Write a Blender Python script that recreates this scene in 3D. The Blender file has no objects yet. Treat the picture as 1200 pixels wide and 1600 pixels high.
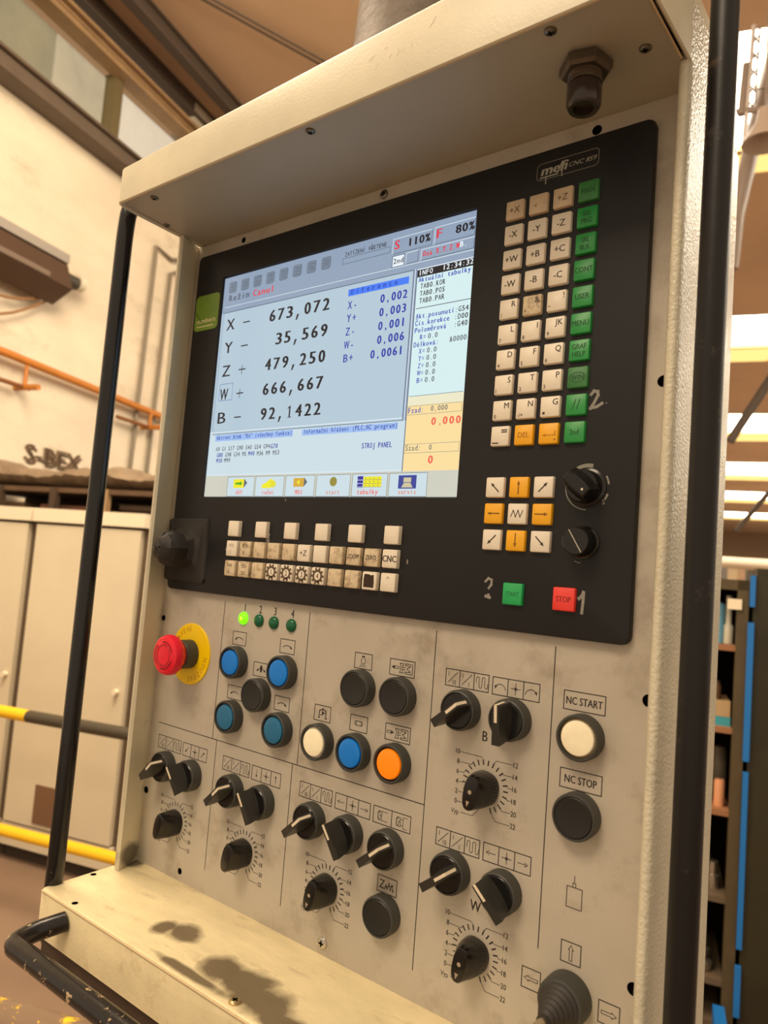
import bpy, math, random
from mathutils import Vector, Matrix
random.seed(7)
S = bpy.context.scene
COL = S.collection
PI = math.pi
def lin(c):
    return tuple(((v/255)/12.92 if v <= 10 else (((v/255)+.055)/1.055)**2.4) for v in c)

# ------------------------------------------------------------------ camera, world, lights, exposure
CP = Vector((0.64626, -0.47198, 0.03598))
R1 = Vector((0.7896039, 0.6086260, 0.0781028))
R2 = Vector((0.0136844, 0.1097852, -0.9938611))
R3 = Vector((-0.6134643, 0.7858254, 0.0783581))
cd = bpy.data.cameras.new('camera'); cam = bpy.data.objects.new('camera', cd); COL.objects.link(cam)
cd.sensor_fit = 'HORIZONTAL'; cd.sensor_width = 36; cd.lens = 1151.62/1200*36
cd.clip_start = .02; cd.clip_end = 300
M = Matrix.Identity(4)
for i in range(3):
    M[i][0] = R1[i]; M[i][1] = -R2[i]; M[i][2] = -R3[i]; M[i][3] = CP[i]
cam.matrix_world = M
cd.dof.use_dof = True; cd.dof.focus_distance = .58; cd.dof.aperture_fstop = 13
S.camera = cam
S.view_settings.view_transform = 'Standard'; S.view_settings.look = 'None'
S.view_settings.gamma = 1; S.view_settings.use_curve_mapping = False
S.view_settings.exposure = 0.0
WARM = (1.0, .80, .57)
w = bpy.data.worlds.new('world'); S.world = w; w.use_nodes = True
bg = w.node_tree.nodes['Background']; bg.inputs[0].default_value = (1.0, .80, .58, 1); bg.inputs[1].default_value = .72

# hall frame: A runs down the hall, B across it; origin under the camera on the floor
HA = Vector((-.29001, .95702, 0)); HB = Vector((.95702, .29001, 0)); FZ = CP.z-1.63
def H(a, b, z): return Vector((CP.x, CP.y, FZ)) + HA*a + HB*b + Vector((0, 0, z))
def area(name, loc, aim, sx, sy, watts, col=WARM):
    l = bpy.data.lights.new(name, 'AREA'); l.shape = 'RECTANGLE'; l.size = sx; l.size_y = sy; l.energy = watts; l.color = col
    o = bpy.data.objects.new(name, l); COL.objects.link(o); o.location = loc
    o.rotation_euler = (Vector(aim)-Vector(loc)).to_track_quat('-Z', 'Y').to_euler()
    return o
area('unseen_hall_light', (.05, -2.6, 3.3), (.25, 0, 0), 1.6, 1.2, 92)
area('unseen_hall_light', H(2.0, -1.2, 6.8), H(7, -6, 3.5), 3, 3, 520)  # added unseen lamp that brightens the left wall
area('unseen_hall_light', H(1.2, -2.0, 4.5), H(3.2, -3, .6), 1.5, 1.5, 120)  # added unseen lamp that brightens the cream cabinets

# ------------------------------------------------------------------ materials
MAT = {}
def mat(name, col, rough=.5, metal=0, var=0, vscale=8, bump=0, bscale=200, emit=None, es=1, spec=.5, dirt=None, coat=0, stretch=None):
    if name in MAT: return MAT[name]
    m = bpy.data.materials.new(name); m.use_nodes = True; MAT[name] = m
    nt = m.node_tree; N = nt.nodes; L = nt.links; b = N['Principled BSDF']
    c = (*lin(col), 1)
    b.inputs['Base Color'].default_value = c; b.inputs['Roughness'].default_value = rough; b.inputs['Metallic'].default_value = metal
    b.inputs['Specular IOR Level'].default_value = spec
    if coat: b.inputs['Coat Weight'].default_value = coat; b.inputs['Coat Roughness'].default_value = .08
    geo = N.new('ShaderNodeTexCoord')
    src = geo.outputs['Object']
    if stretch:
        mp = N.new('ShaderNodeMapping'); mp.inputs['Scale'].default_value = stretch; L.new(src, mp.inputs[0]); src = mp.outputs[0]
    last = None
    if var:
        n = N.new('ShaderNodeTexNoise'); n.inputs['Scale'].default_value = vscale; n.inputs['Detail'].default_value = 6; n.inputs['Roughness'].default_value = .62
        L.new(src, n.inputs['Vector'])
        r = N.new('ShaderNodeMapRange'); r.inputs[1].default_value = .3; r.inputs[2].default_value = .7; r.inputs[3].default_value = 1-var; r.inputs[4].default_value = 1+var*.35
        L.new(n.outputs['Fac'], r.inputs[0])
        mx = N.new('ShaderNodeMix'); mx.data_type = 'RGBA'; mx.blend_type = 'MULTIPLY'; mx.inputs[0].default_value = 1
        mx.inputs[6].default_value = c; L.new(r.outputs[0], mx.inputs[7]); last = mx.outputs[2]
    if dirt:
        dc, ds, lo, hi, st = dirt
        n = N.new('ShaderNodeTexNoise'); n.inputs['Scale'].default_value = ds; n.inputs['Detail'].default_value = 9; n.inputs['Roughness'].default_value = .7
        L.new(src, n.inputs['Vector'])
        r = N.new('ShaderNodeMapRange'); r.inputs[1].default_value = lo; r.inputs[2].default_value = hi; r.inputs[3].default_value = 0; r.inputs[4].default_value = st
        L.new(n.outputs['Fac'], r.inputs[0])
        mx = N.new('ShaderNodeMix'); mx.data_type = 'RGBA'; L.new(r.outputs[0], mx.inputs[0])
        if last: L.new(last, mx.inputs[6])
        else: mx.inputs[6].default_value = c
        mx.inputs[7].default_value = (*lin(dc), 1); last = mx.outputs[2]
    m['last'] = 1
    if last: L.new(last, b.inputs['Base Color'])
    if bump:
        n = N.new('ShaderNodeTexNoise'); n.inputs['Scale'].default_value = bscale; n.inputs['Detail'].default_value = 3
        L.new(src, n.inputs['Vector'])
        bp = N.new('ShaderNodeBump'); bp.inputs['Strength'].default_value = bump; bp.inputs['Distance'].default_value = .001
        L.new(n.outputs['Fac'], bp.inputs['Height']); L.new(bp.outputs[0], b.inputs['Normal'])
    if emit:
        b.inputs['Emission Color'].default_value = (*lin(emit), 1); b.inputs['Emission Strength'].default_value = es
    return m
def blotch(m, spots, dark, amt):
    """worn or stained spots at fixed object positions: (x,y,z,radius) in metres, with ragged edges"""
    nt = m.node_tree; N = nt.nodes; L = nt.links; b = N['Principled BSDF']
    tc = N.new('ShaderNodeTexCoord'); nz = N.new('ShaderNodeTexNoise'); nz.inputs['Scale'].default_value = 38; nz.inputs['Detail'].default_value = 4
    L.new(tc.outputs['Object'], nz.inputs['Vector'])
    prev = None
    for (x, y, z, sx, sy, sz) in spots:
        mp = N.new('ShaderNodeMapping'); mp.vector_type = 'POINT'
        mp.inputs['Location'].default_value = (-x/sx, -y/sy, -z/sz); mp.inputs['Scale'].default_value = (1/sx, 1/sy, 1/sz)
        L.new(tc.outputs['Object'], mp.inputs[0])
        ln = N.new('ShaderNodeVectorMath'); ln.operation = 'LENGTH'; L.new(mp.outputs[0], ln.inputs[0])
        ad = N.new('ShaderNodeMath'); ad.operation = 'ADD'; L.new(ln.outputs['Value'], ad.inputs[0])
        mu = N.new('ShaderNodeMath'); mu.operation = 'MULTIPLY_ADD'; mu.inputs[1].default_value = 1.3; mu.inputs[2].default_value = -.65
        L.new(nz.outputs['Fac'], mu.inputs[0]); L.new(mu.outputs[0], ad.inputs[1])
        r = N.new('ShaderNodeMapRange'); r.inputs[1].default_value = .68; r.inputs[2].default_value = 1.18; r.inputs[3].default_value = amt; r.inputs[4].default_value = 0
        L.new(ad.outputs[0], r.inputs[0])
        if prev:
            mxx = N.new('ShaderNodeMath'); mxx.operation = 'MAXIMUM'; L.new(prev, mxx.inputs[0]); L.new(r.outputs[0], mxx.inputs[1]); prev = mxx.outputs[0]
        else: prev = r.outputs[0]
    mx = N.new('ShaderNodeMix'); mx.data_type = 'RGBA'; L.new(prev, mx.inputs[0])
    if b.inputs['Base Color'].links: L.new(b.inputs['Base Color'].links[0].from_socket, mx.inputs[6])
    else: mx.inputs[6].default_value = b.inputs['Base Color'].default_value
    mx.inputs[7].default_value = (*lin(dark), 1); L.new(mx.outputs[2], b.inputs['Base Color'])
    return m

cream = mat('cream_paint', (224, 214, 186), .38, var=.12, vscale=14, bump=.12, bscale=420, dirt=((120, 100, 70), 30, .62, .8, .55))
cream_peel = mat('cream_orange_peel_paint', (222, 214, 190), .26, var=.12, vscale=14, bump=.9, bscale=430, dirt=((90, 75, 55), 60, .66, .78, .6))
blotch(cream, [(-.006, -.002, -.268, .010, .026, .012)], (45, 38, 28), .8)
shelf_m = mat('worn_cream_paint', (242, 226, 182), .3, var=.14, vscale=20, bump=.2, bscale=300, dirt=((150, 115, 75), 22, .55, .75, .5), stretch=(1, 3, 1))
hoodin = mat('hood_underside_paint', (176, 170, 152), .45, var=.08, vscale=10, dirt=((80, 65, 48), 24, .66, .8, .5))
plate_m = mat('grey_faceplate', (194, 184, 168), .42, var=.12, vscale=9, dirt=((118, 98, 74), 17, .53, .74, .55))
ink = mat('black_print', (40, 30, 24), .6)
inkf = mat('faded_print', (112, 98, 80), .6)
hole_m = mat('hole_black', (10, 9, 8), .9, spec=0)
panel_m = mat('terminal_black', (33, 32, 33), .42, spec=.3, var=.12, vscale=12, dirt=((72, 68, 62), 60, .72, .8, .35))
tubeb = mat('black_tube_enamel', (24, 22, 21), .2, bump=.15, bscale=60, dirt=((120, 105, 90), 70, .70, .72, .8))
rub = mat('grey_plastic_bezel', (62, 62, 58), .5, bump=.1, bscale=300)
blk = mat('black_plastic', (20, 18, 17), .22)
blkm = mat('black_matte_plastic', (30, 28, 26), .42)
rubber = mat('black_rubber', (40, 34, 30), .6, var=.3, vscale=60, bump=.4, bscale=150)
boot_m = mat('grey_rubber_boot', (52, 46, 42), .55)
whitep = mat('white_pointer_paint', (240, 225, 200), .4, var=.1, vscale=200)
chrome = mat('steel_screw', (200, 195, 185), .25, 1)
metal_d = mat('dark_steel', (90, 82, 74), .45, .7, dirt=((60, 45, 30), 120, .5, .7, .6))
keyw = mat('white_key_plastic', (236, 224, 204), .4)
keyd = mat('soiled_key_plastic', (222, 202, 168), .5, var=.15, vscale=160, dirt=((122, 90, 58), 170, .49, .68, .8))
keyg = mat('green_key_plastic', (40, 150, 70), .4, var=.08, vscale=90)
keyg2 = mat('worn_green_key_plastic', (58, 128, 66), .5, var=.2, vscale=90)
keyy = mat('yellow_key_plastic', (244, 176, 20), .4)
keyr = mat('red_key_plastic', (238, 62, 52), .4)
keydark = mat('burnt_key_recess', (52, 30, 18), .6)
legd = mat('key_legend', (66, 54, 44), .6)
legf = mat('key_legend_faded', (150, 132, 108), .6)
leggd = mat('green_key_legend', (22, 78, 38), .6)
legy = mat('yellow_key_legend', (178, 118, 20), .6)
chalk = mat('white_marker_paint', (150, 146, 136), .7, var=.3, vscale=300)
blue = mat('blue_lens', (0, 118, 205), .35, emit=(0, 100, 190), es=.12)
blued = mat('dull_blue_lens', (30, 108, 150), .4)
orange = mat('orange_lens', (255, 135, 10), .3, emit=(255, 120, 0), es=.35)
lensw = mat('white_lens', (250, 238, 205), .35, emit=(255, 225, 170), es=.12, var=.12, vscale=80)
red = mat('red_mushroom_plastic', (236, 24, 52), .35)
redd = mat('dark_red_groove', (140, 16, 26), .5)
yel = mat('yellow_disc', (255, 214, 0), .4)
yeld = mat('embossed_yellow', (190, 140, 20), .5)
ledon = mat('lit_green_lamp', (110, 230, 20), .3, emit=(120, 255, 10), es=1.1)
ledg = mat('dark_green_lamp', (10, 96, 62), .15)

# ------------------------------------------------------------------ object helpers
def link(o, parent=None):
    COL.objects.link(o)
    if parent: o.parent = parent
    return o
def tag(o, label=None, cat=None, group=None, kind=None):
    if label: o['label'] = label
    if cat: o['category'] = cat
    if group: o['group'] = group
    if kind: o['kind'] = kind
    return o
def empty(name, loc, label, cat, group=None):
    o = bpy.data.objects.new(name, None); o.location = loc; o.empty_display_size = .05
    link(o); return tag(o, label, cat, group)
def mesh(name, V, F, m, parent=None, smooth=None, label=None, sc=.001, mats=None, fm=None):
    me = bpy.data.meshes.new(name)
    me.from_pydata([(v[0]*sc, v[1]*sc, v[2]*sc) for v in V], [], F)
    me.materials.append(m)
    if mats:
        for q in mats: me.materials.append(q)
        for i, k in enumerate(fm): me.polygons[i].material_index = k
    if smooth is not None:
        me.polygons.foreach_set('use_smooth', [True]*len(F)); me.set_sharp_from_angle(angle=math.radians(smooth))
    me.update()
    o = bpy.data.objects.new(name, me); link(o, parent)
    if parent and parent.type == 'EMPTY':
        o.location = -Vector(parent.location)
    if label: o['label'] = label
    return o
class G:
    """collects solid geometry, in millimetres of the console's own axes"""
    def __init__(s): s.V = []; s.F = []; s.K = []; s.k = 0
    def add(s, V, F):
        n = len(s.V); s.V += [tuple(v) for v in V]; s.F += [tuple(i+n for i in f) for f in F]; s.K += [s.k]*len(F)
    def loft(s, rings, cap=(True, True), closed=True):
        n = len(rings[0]); V = [p for r in rings for p in r]; F = []
        for k in range(len(rings)-1):
            for i in range(n if closed else n-1):
                j = (i+1) % n; F.append((k*n+i, k*n+j, (k+1)*n+j, (k+1)*n+i))
        if cap[0]: F.append(tuple(range(n))[::-1])
        if cap[1]: F.append(tuple((len(rings)-1)*n+i for i in range(n)))
        s.add(V, F)
    def box(s, x0, x1, y0, y1, z0, z1):
        s.add([(x, y, z) for x in (x0, x1) for y in (y0, y1) for z in (z0, z1)], [(0, 1, 3, 2), (4, 6, 7, 5), (0, 4, 5, 1), (2, 3, 7, 6), (0, 2, 6, 4), (1, 5, 7, 3)])
    def lathey(s, cx, cz, prof, n=28, cap=(True, True)):
        # profile (r, y) from the back (large y) to the front (small y)
        s.loft([[(cx+r*math.cos(2*PI*i/n), y, cz+r*math.sin(2*PI*i/n)) for i in range(n)] for r, y in prof], cap)
    def lathez(s, cx, cy, prof, n=24, cap=(True, True), ph=0):
        s.loft([[(cx+r*math.cos(2*PI*i/n+ph), cy+r*math.sin(2*PI*i/n+ph), z) for i in range(n)] for r, z in prof], cap)
    def tube(s, pts, r, n=12, cap=True):
        pts = [Vector(p) for p in pts]; rings = []
        up = None
        for i, p in enumerate(pts):
            d = (pts[min(i+1, len(pts)-1)]-pts[max(i-1, 0)]).normalized()
            if up is None: up = d.orthogonal().normalized()
            up = (up-d*up.dot(d)).normalized(); b = d.cross(up)
            rr = r[i] if isinstance(r, (list, tuple)) else r
            rings.append([tuple(p+up*(rr*math.cos(2*PI*k/n))+b*(rr*math.sin(2*PI*k/n))) for k in range(n)])
        s.loft(rings, (cap, cap))
    def build(s, name, m, parent=None, smooth=None, label=None, mats=None, sc=.001):
        return mesh(name, s.V, s.F, m, parent, smooth, label, sc, mats, s.K)
def rrect(cx, cz, w, h, r, n=4):
    P = []
    for (sx, sz, a0) in ((1, 1, 0), (-1, 1, PI/2), (-1, -1, PI), (1, -1, 3*PI/2)):
        for k in range(n+1):
            a = a0+PI/2*k/n; P.append((cx+sx*(w/2-r)+r*math.cos(a), cz+sz*(h/2-r)+r*math.sin(a)))
    return P
def bend(pts, r, n=5):
    """round the corners of a polyline"""
    pts = [Vector(p) for p in pts]; out = [pts[0]]
    for i in range(1, len(pts)-1):
        p = pts[i]; a = (pts[i-1]-p); b = (pts[i+1]-p); ra = min(r, a.length*.45, b.length*.45)
        A = p+a.normalized()*ra; B = p+b.normalized()*ra
        for k in range(n+1):
            t = k/n; out.append(A*(1-t)**2+p*2*t*(1-t)+B*t*t)
    out.append(pts[-1]); return out

# lettering: glyph outlines of the built-in font, turned to flat mesh
_tc = {}
def glyphs(st):
    if st in _tc: return _tc[st]
    c = bpy.data.curves.new('t', 'FONT'); c.body = st; c.size = 1; c.resolution_u = 2
    o = bpy.data.objects.new('t', c); me = bpy.data.meshes.new_from_object(o)
    V = [(v.co.x, v.co.y) for v in me.vertices]; F = [tuple(p.vertices) for p in me.polygons]
    bpy.data.objects.remove(o); bpy.data.curves.remove(c); bpy.data.meshes.remove(me)
    _tc[st] = (V, F); return _tc[st]
_cap = None
def cap_h():
    global _cap
    if _cap is None:
        V, F = glyphs('H'); _cap = max(v[1] for v in V)
    return _cap
class D:
    """flat print in a plane facing -y (x right, z up), in millimetres"""
    def __init__(s, lw=.45): s.V = []; s.F = []; s.lw = lw; s.K = []; s.k = 0; s.T = []
    def poly(s, P):
        a = sum(P[i][0]*P[(i+1) % len(P)][1]-P[(i+1) % len(P)][0]*P[i][1] for i in range(len(P)))
        if a < 0: P = P[::-1]
        n = len(s.V); s.V += list(P); s.F.append(tuple(range(n, n+len(P)))); s.K.append(s.k)
    def line(s, P, w=None, close=False):
        w = (w or s.lw)*.62; P = list(P)
        if close: P = P+[P[0], P[1]]
        for i in range(len(P)-1):
            (x0, z0), (x1, z1) = P[i][:2], P[i+1][:2]; l = math.hypot(x1-x0, z1-z0)
            if l < 1e-6: continue
            ux, uz = (x1-x0)/l*w, (z1-z0)/l*w
            s.poly([(x0-ux+uz, z0-uz-ux), (x1+ux+uz, z1+uz-ux), (x1+ux-uz, z1+uz+ux), (x0-ux-uz, z0-uz+ux)])
            if close and i == len(P)-3: break
    def rect(s, x0, z0, x1, z1, w=None): s.line([(x0, z0), (x1, z0), (x1, z1), (x0, z1), (x0, z0)], w)
    def fill(s, x0, z0, x1, z1): s.poly([(x0, z0), (x1, z0), (x1, z1), (x0, z1)])
    def arc(s, cx, cz, r, a0, a1, w=None, n=12, rz=None):
        s.line([(cx+r*math.cos(math.radians(a0+(a1-a0)*i/n)), cz+(rz or r)*math.sin(math.radians(a0+(a1-a0)*i/n))) for i in range(n+1)], w)
    def disc(s, cx, cz, r, n=14, rz=None): s.poly([(cx+r*math.cos(2*PI*i/n), cz+(rz or r)*math.sin(2*PI*i/n)) for i in range(n)])
    def head(s, x, z, ang, l, wd=None):
        a = math.radians(ang); c, sn = math.cos(a), math.sin(a); wd = wd or l*.45
        s.poly([(x, z), (x-l*c-wd*sn, z-l*sn+wd*c), (x-l*c+wd*sn, z-l*sn-wd*c)])
    def arrow(s, x0, z0, x1, z1, w=None, hl=2.0, hw=None, filled=True):
        a = math.degrees(math.atan2(z1-z0, x1-x0))
        s.line([(x0, z0), (x1-(hl*.6)*math.cos(math.radians(a)), z1-(hl*.6)*math.sin(math.radians(a)))], w)
        if filled: s.head(x1, z1, a, hl, hw)
        else:
            for q in (150, -150):
                s.line([(x1, z1), (x1+hl*math.cos(math.radians(a+q)), z1+hl*math.sin(math.radians(a+q)))], w)
    def text(s, st, x, z, h, w=None, xs=1, align='l', bold=0, rot=0, shear=0):
        if not st.strip(): return
        V, F = glyphs(st); k = h/cap_h()
        xa = min(v[0] for v in V); xb = max(v[0] for v in V)
        if w: xs = w/((xb-xa)*k)
        wd = (xb-xa)*k*xs; ox = {'l': 0, 'c': -wd/2, 'r': -wd}[align]
        c, sn = math.cos(rot), math.sin(rot)
        for dx in ([0] if not bold else [-bold, 0, bold]):
            n = len(s.V)
            for v in V:
                px = (v[0]-xa)*k*xs+ox+dx+v[1]*k*shear; pz = v[1]*k
                s.V.append((x+px*c-pz*sn, z+px*sn+pz*c))
            for f in F: s.F.append(tuple(i+n for i in f)); s.K.append(s.k)
            s.T.append((n, len(s.V), len(s.T)))
    def mono(s, st, x, z, h, pitch, cw, bold=0):
        """one glyph per cell, like the terminal's pixel font"""
        k = h/cap_h()
        for i, ch in enumerate(st):
            if ch == ' ': continue
            V, F = glyphs(ch); xa = min(v[0] for v in V); xb = max(v[0] for v in V)
            gw = min(xb-xa, .8)*k
            xs = cw/max(gw, .42*k) if ch not in '.,:=-+|()!\'"' else .9*cw/(.55*k)
            xs = min(xs, 1.6)
            wd = (xb-xa)*k*xs; n = len(s.V)
            for dx in ([0] if not bold else [-bold, 0, bold]):
                n = len(s.V)
                for v in V: s.V.append((x+i*pitch+(pitch-wd)/2+(v[0]-xa)*k*xs+dx, z+v[1]*k))
                for f in F: s.F.append(tuple(q+n for q in f)); s.K.append(s.k)
                s.T.append((n, len(s.V), len(s.T)))
    def build(s, name, y, m, parent=None, label=None, mats=None):
        F = []
        lay_ = [0]*len(s.V)
        for i, f in enumerate(s.F):
            for q in f: lay_[q] = i % 12
        if s.T:      # lettering: one layer per string
            for n0, n1, l_ in s.T:
                for q in range(n0, n1): lay_[q] = l_ % 12
        V = [(v[0], y-.0028*lay_[i], v[1]) for i, v in enumerate(s.V)]
        for f in s.F:
            a = sum(s.V[f[i]][0]*s.V[f[(i+1) % len(f)]][1]-s.V[f[(i+1) % len(f)]][0]*s.V[f[i]][1] for i in range(len(f)))
            F.append(f if a > 0 else f[::-1])
        return mesh(name, V, F, m, parent, None, label, .001, mats, s.K)

# ================================================================== CONTROL CONSOLE (housing, faceplate and its controls)
PY = 6.0      # the faceplate's front
con = empty('control_console', (.25, .05, -.32), 'tall cream-painted machine control console with hood, knobs and lower shelf, swivelled towards the viewer', 'control console')
# faceplate
g = G(); g.box(-14, 501, PY, 9, -279, 369.5); face = g.build('faceplate', plate_m, con, label='grey dirty faceplate with printed symbols')
g = G(); g.box(-24, 511, 9.2, 104, -420, 369); g.build('cabinet_body', cream, con)
# side frames: folded sheet in plan, extruded upright
def prism(g, P, z0, z1): g.loft([[(x, y, z0) for x, y in P], [(x, y, z1) for x, y in P]])
g = G(); prism(g, [(-11.7, PY+3), (-11.7, PY), (-.5, -19), (1, -23), (-1, -25), (-4.5, -24.5), (-7, -21), (-24.5, 100), (-24.5, PY+3)], -278, 369); g.build('side_frame', cream, con, smooth=50)
g = G(); prism(g, [(498.5, PY+3), (498.5, PY), (503, -20), (505, -24), (507, -25.3), (509.5, -25), (511, -23), (511.7, -19), (511.7, 104), (505, 108), (498.5, 104)], -620, 369); g.build('side_frame', cream_peel, con, smooth=50)
g = G(); P = [(511.3, -24), (511.6, 0), (511.9, 98), (510.5, 104), (508, 105), (505, 104), (505, -24)]
g.loft([[(x, y, z) for x, y in P] for z in (369.1, 396)]+[[(x, min(y, 60+0*y) if y > 60 else y, 409) for x, y in P]]); g.build('side_frame_cap', cream_peel, con, smooth=40)
# hood
g = G()
zt = lambda x: 404.5+max(0, x)*.0345
P = [(-6.5, 60), (-6.5, -30), (-4.5, -80), (-3, -93), (-.5, -98.5), (4, -101.4), (120, -101.6), (300, -101.6), (500, -101.4), (507, -98), (509.5, -92), (511.3, -24.2), (511.3, 60)]
def hoodring(z, ins, rise=True):
    out = []
    for x, y in P:
        cx, cy = 250, -20
        out.append((x+(ins if x < cx else -ins), y+(ins if y < cy else -ins), (zt(x)+z) if rise else z))
    return out
g.loft([hoodring(371.2, 3.5, False), hoodring(368.2, 1.2, False), hoodring(369.0, 0, False), hoodring(-3.5, 0), hoodring(-1, 1.2), hoodring(0, 4)], (False, True))
hood = g.build('hood', cream, con, smooth=35)
d = D()
hm = mat('white_paint_scuff', (245, 235, 215), .5)
rs = random.Random(3)
for (x, z, l, a) in ((318, 386, 5, 70), (330, 390, 4, 60), (337, 389, 6, 80), (341, 391, 5, 100), (349, 391, 5, 85), (363, 399, 9, 50), (311, 395, 7, 25), (325, 399, 3, 10)):
    c, s_ = math.cos(math.radians(a)), math.sin(math.radians(a)); d.poly([(x, z), (x+l*.5*c-.8*s_, z+l*.5*s_+.8*c), (x+l*c, z+l*s_), (x+l*.4*c+.7*s_, z+l*.4*s_-.7*c)])
d.build('paint_scuff', -101.75, hm, hood)
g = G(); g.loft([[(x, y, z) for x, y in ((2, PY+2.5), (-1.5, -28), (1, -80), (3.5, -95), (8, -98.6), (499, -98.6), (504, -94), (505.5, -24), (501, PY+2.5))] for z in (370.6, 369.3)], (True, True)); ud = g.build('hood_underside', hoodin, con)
g = G(); g.tube([(3, -99.3, 368.6), (500, -99.3, 368.6)], .55, 6); g.tube([(-.4, -30, 368.6), (2.2, -94, 368.6)], .5, 6); g.tube([(506.6, -28, 368.6), (505.4, -94, 368.6)], .8, 6); g.build('edge_bead', mat('bare_sheet_edge', (214, 190, 150), .3), hood)
# shelf
g = G()
SP = [(-15, PY), (-14.5, -20), (-12, -92), (-10, -94.5), (300, -94.5), (506, -94.5), (508, -92), (508, PY)]
g.loft([[(x, y, -318.7) for x, y in SP], [(x, y, -316) for x, y in SP], [(x, y, -279.6) for x, y in SP], [(x+(.9 if x < 200 else -.9), y+(.9 if y < -60 else 0), -278.2) for x, y in SP], [(x+(2 if x < 200 else -2), y+(2.2 if y < -60 else 0), -278) for x, y in SP]], (False, True))
shelf = g.build('shelf', shelf_m, con, smooth=50, label='worn cream shelf with dark rubbed patches')
blotch(shelf_m, [(.122, -.058, -.278, .012, .012, .06), (.142, -.052, -.278, .016, .013, .06), (.205, -.064, -.278, .018, .020, .02), (.232, -.063, -.278, .024, .018, .02), (.26, -.072, -.278, .03, .018, .02), (.30, -.08, -.278, .05, .012, .02), (.19, -.086, -.278, .045, .0055, .008), (-.012, -.002, -.278, .016, .010, .02)], (96, 80, 60), .9)
g = G(); g.tube([(-9, -95.0, -279.4), (506, -95.0, -279.4)], .9, 6); g.build('edge_bead', mat('bare_sheet_edge', (214, 190, 150), .3), shelf)
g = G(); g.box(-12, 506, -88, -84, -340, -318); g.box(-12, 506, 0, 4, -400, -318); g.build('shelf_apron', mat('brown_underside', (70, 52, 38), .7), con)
# screws and holes
def phillips(name, x, y, z, r, ax, par, m=chrome, dome=.45):
    g = G(); n = 16; prof = [(r, 0), (r, r*.18), (r*.8, r*dome*.8), (r*.45, r*dome), (.02, r*dome*1.05)]
    R = []
    for (q, h) in prof:
        if ax == 'y': R.append([(x+q*math.cos(2*PI*i/n), y-h, z+q*math.sin(2*PI*i/n)) for i in range(n)])
        elif ax == '-z': R.append([(x+q*math.cos(2*PI*i/n), y+q*math.sin(2*PI*i/n), z-h) for i in range(n)][::-1])
        else: R.append([(x+q*math.cos(2*PI*i/n), y+q*math.sin(2*PI*i/n), z+h) for i in range(n)])
    g.loft(R, (True, True)); o = g.build(name, m, par, smooth=40)
    g = G(); h = r*dome*1.1; a = r*.5; b = r*.13
    if ax == 'y': g.box(x-a, x+a, y-h, y-h+.2, z-b, z+b); g.box(x-b, x+b, y-h-.01, y-h+.2, z-a, z+a)
    elif ax == '-z': g.box(x-a, x+a, y-b, y+b, z-h, z-h+.2); g.box(x-b, x+b, y-a, y+a, z-h-.01, z-h+.2)
    else: g.box(x-a, x+a, y-b, y+b, z+h-.2, z+h); g.box(x-b, x+b, y-a, y+a, z+h-.2, z+h+.01)
    g.build('cross_recess', hole_m, o); return o
def hole(x, z, r, y=PY):
    g = G(); g.lathey(x, z, [(r*1.15, y+.02), (r*1.15, y-.12), (r*.95, y-.2), (r*.9, y-.05)], 16, (False, True)); return g.build('hole', hole_m, con, smooth=60)
for x, y in ((247.5, -91), (43, -89), (447.5, -91), (490.5, -47.3)): phillips('screw', x, y, 369.3, 3.9, '-z', con, mat('tarnished_screw', (120, 115, 105), .35, .9))
phillips('screw', 4.5, -47, 369.3, 3.4, '-z', con, mat('tarnished_screw', (120, 115, 105), .35, .9))
for x, z, r in ((62.6, 362.5, 2.6), (439.1, 361.3, 3.2), (-7.6, -31.7, 2.6), (-7.6, -207.5, 3.0), (57.9, -268.8, 2.6), (495.2, -32.6, 3.5), (494.6, -206.3, 3.5), (494.5, 172.4, 3.4)): hole(x, z, r)
phillips('screw', 245.6, PY, 363.6, 4.2, 'y', con, mat('tarnished_screw', (120, 115, 105), .35, .9))
phillips('screw', 244.8, PY, -268.5, 4.6, 'y', con)
phillips('screw', 245.5, -86.2, -278, 4.6, 'z', con, mat('brass_worn_screw', (190, 165, 120), .3, .8))
for x, y in ((-7.2, -45), (35.5, -88.3)):
    g = G(); g.lathez(x, y, [(2.9, -278.3), (2.9, -277.9), (2.4, -277.85)], 14); g.build('hole', hole_m, con)
# round conductor hose boss standing on the hood
g = G(); g.lathez(268, 22, [(78, 404), (78, 430), (72, 436), (68, 480), (66, 484), (62, 560), (58, 700)], 32); g.build('cable_gland', mat('oily_casting', (112, 98, 84), .6, .2, var=.3, vscale=30, bump=.8, bscale=110, dirt=((60, 50, 42), 50, .5, .7, .6)), con, smooth=30)
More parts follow.
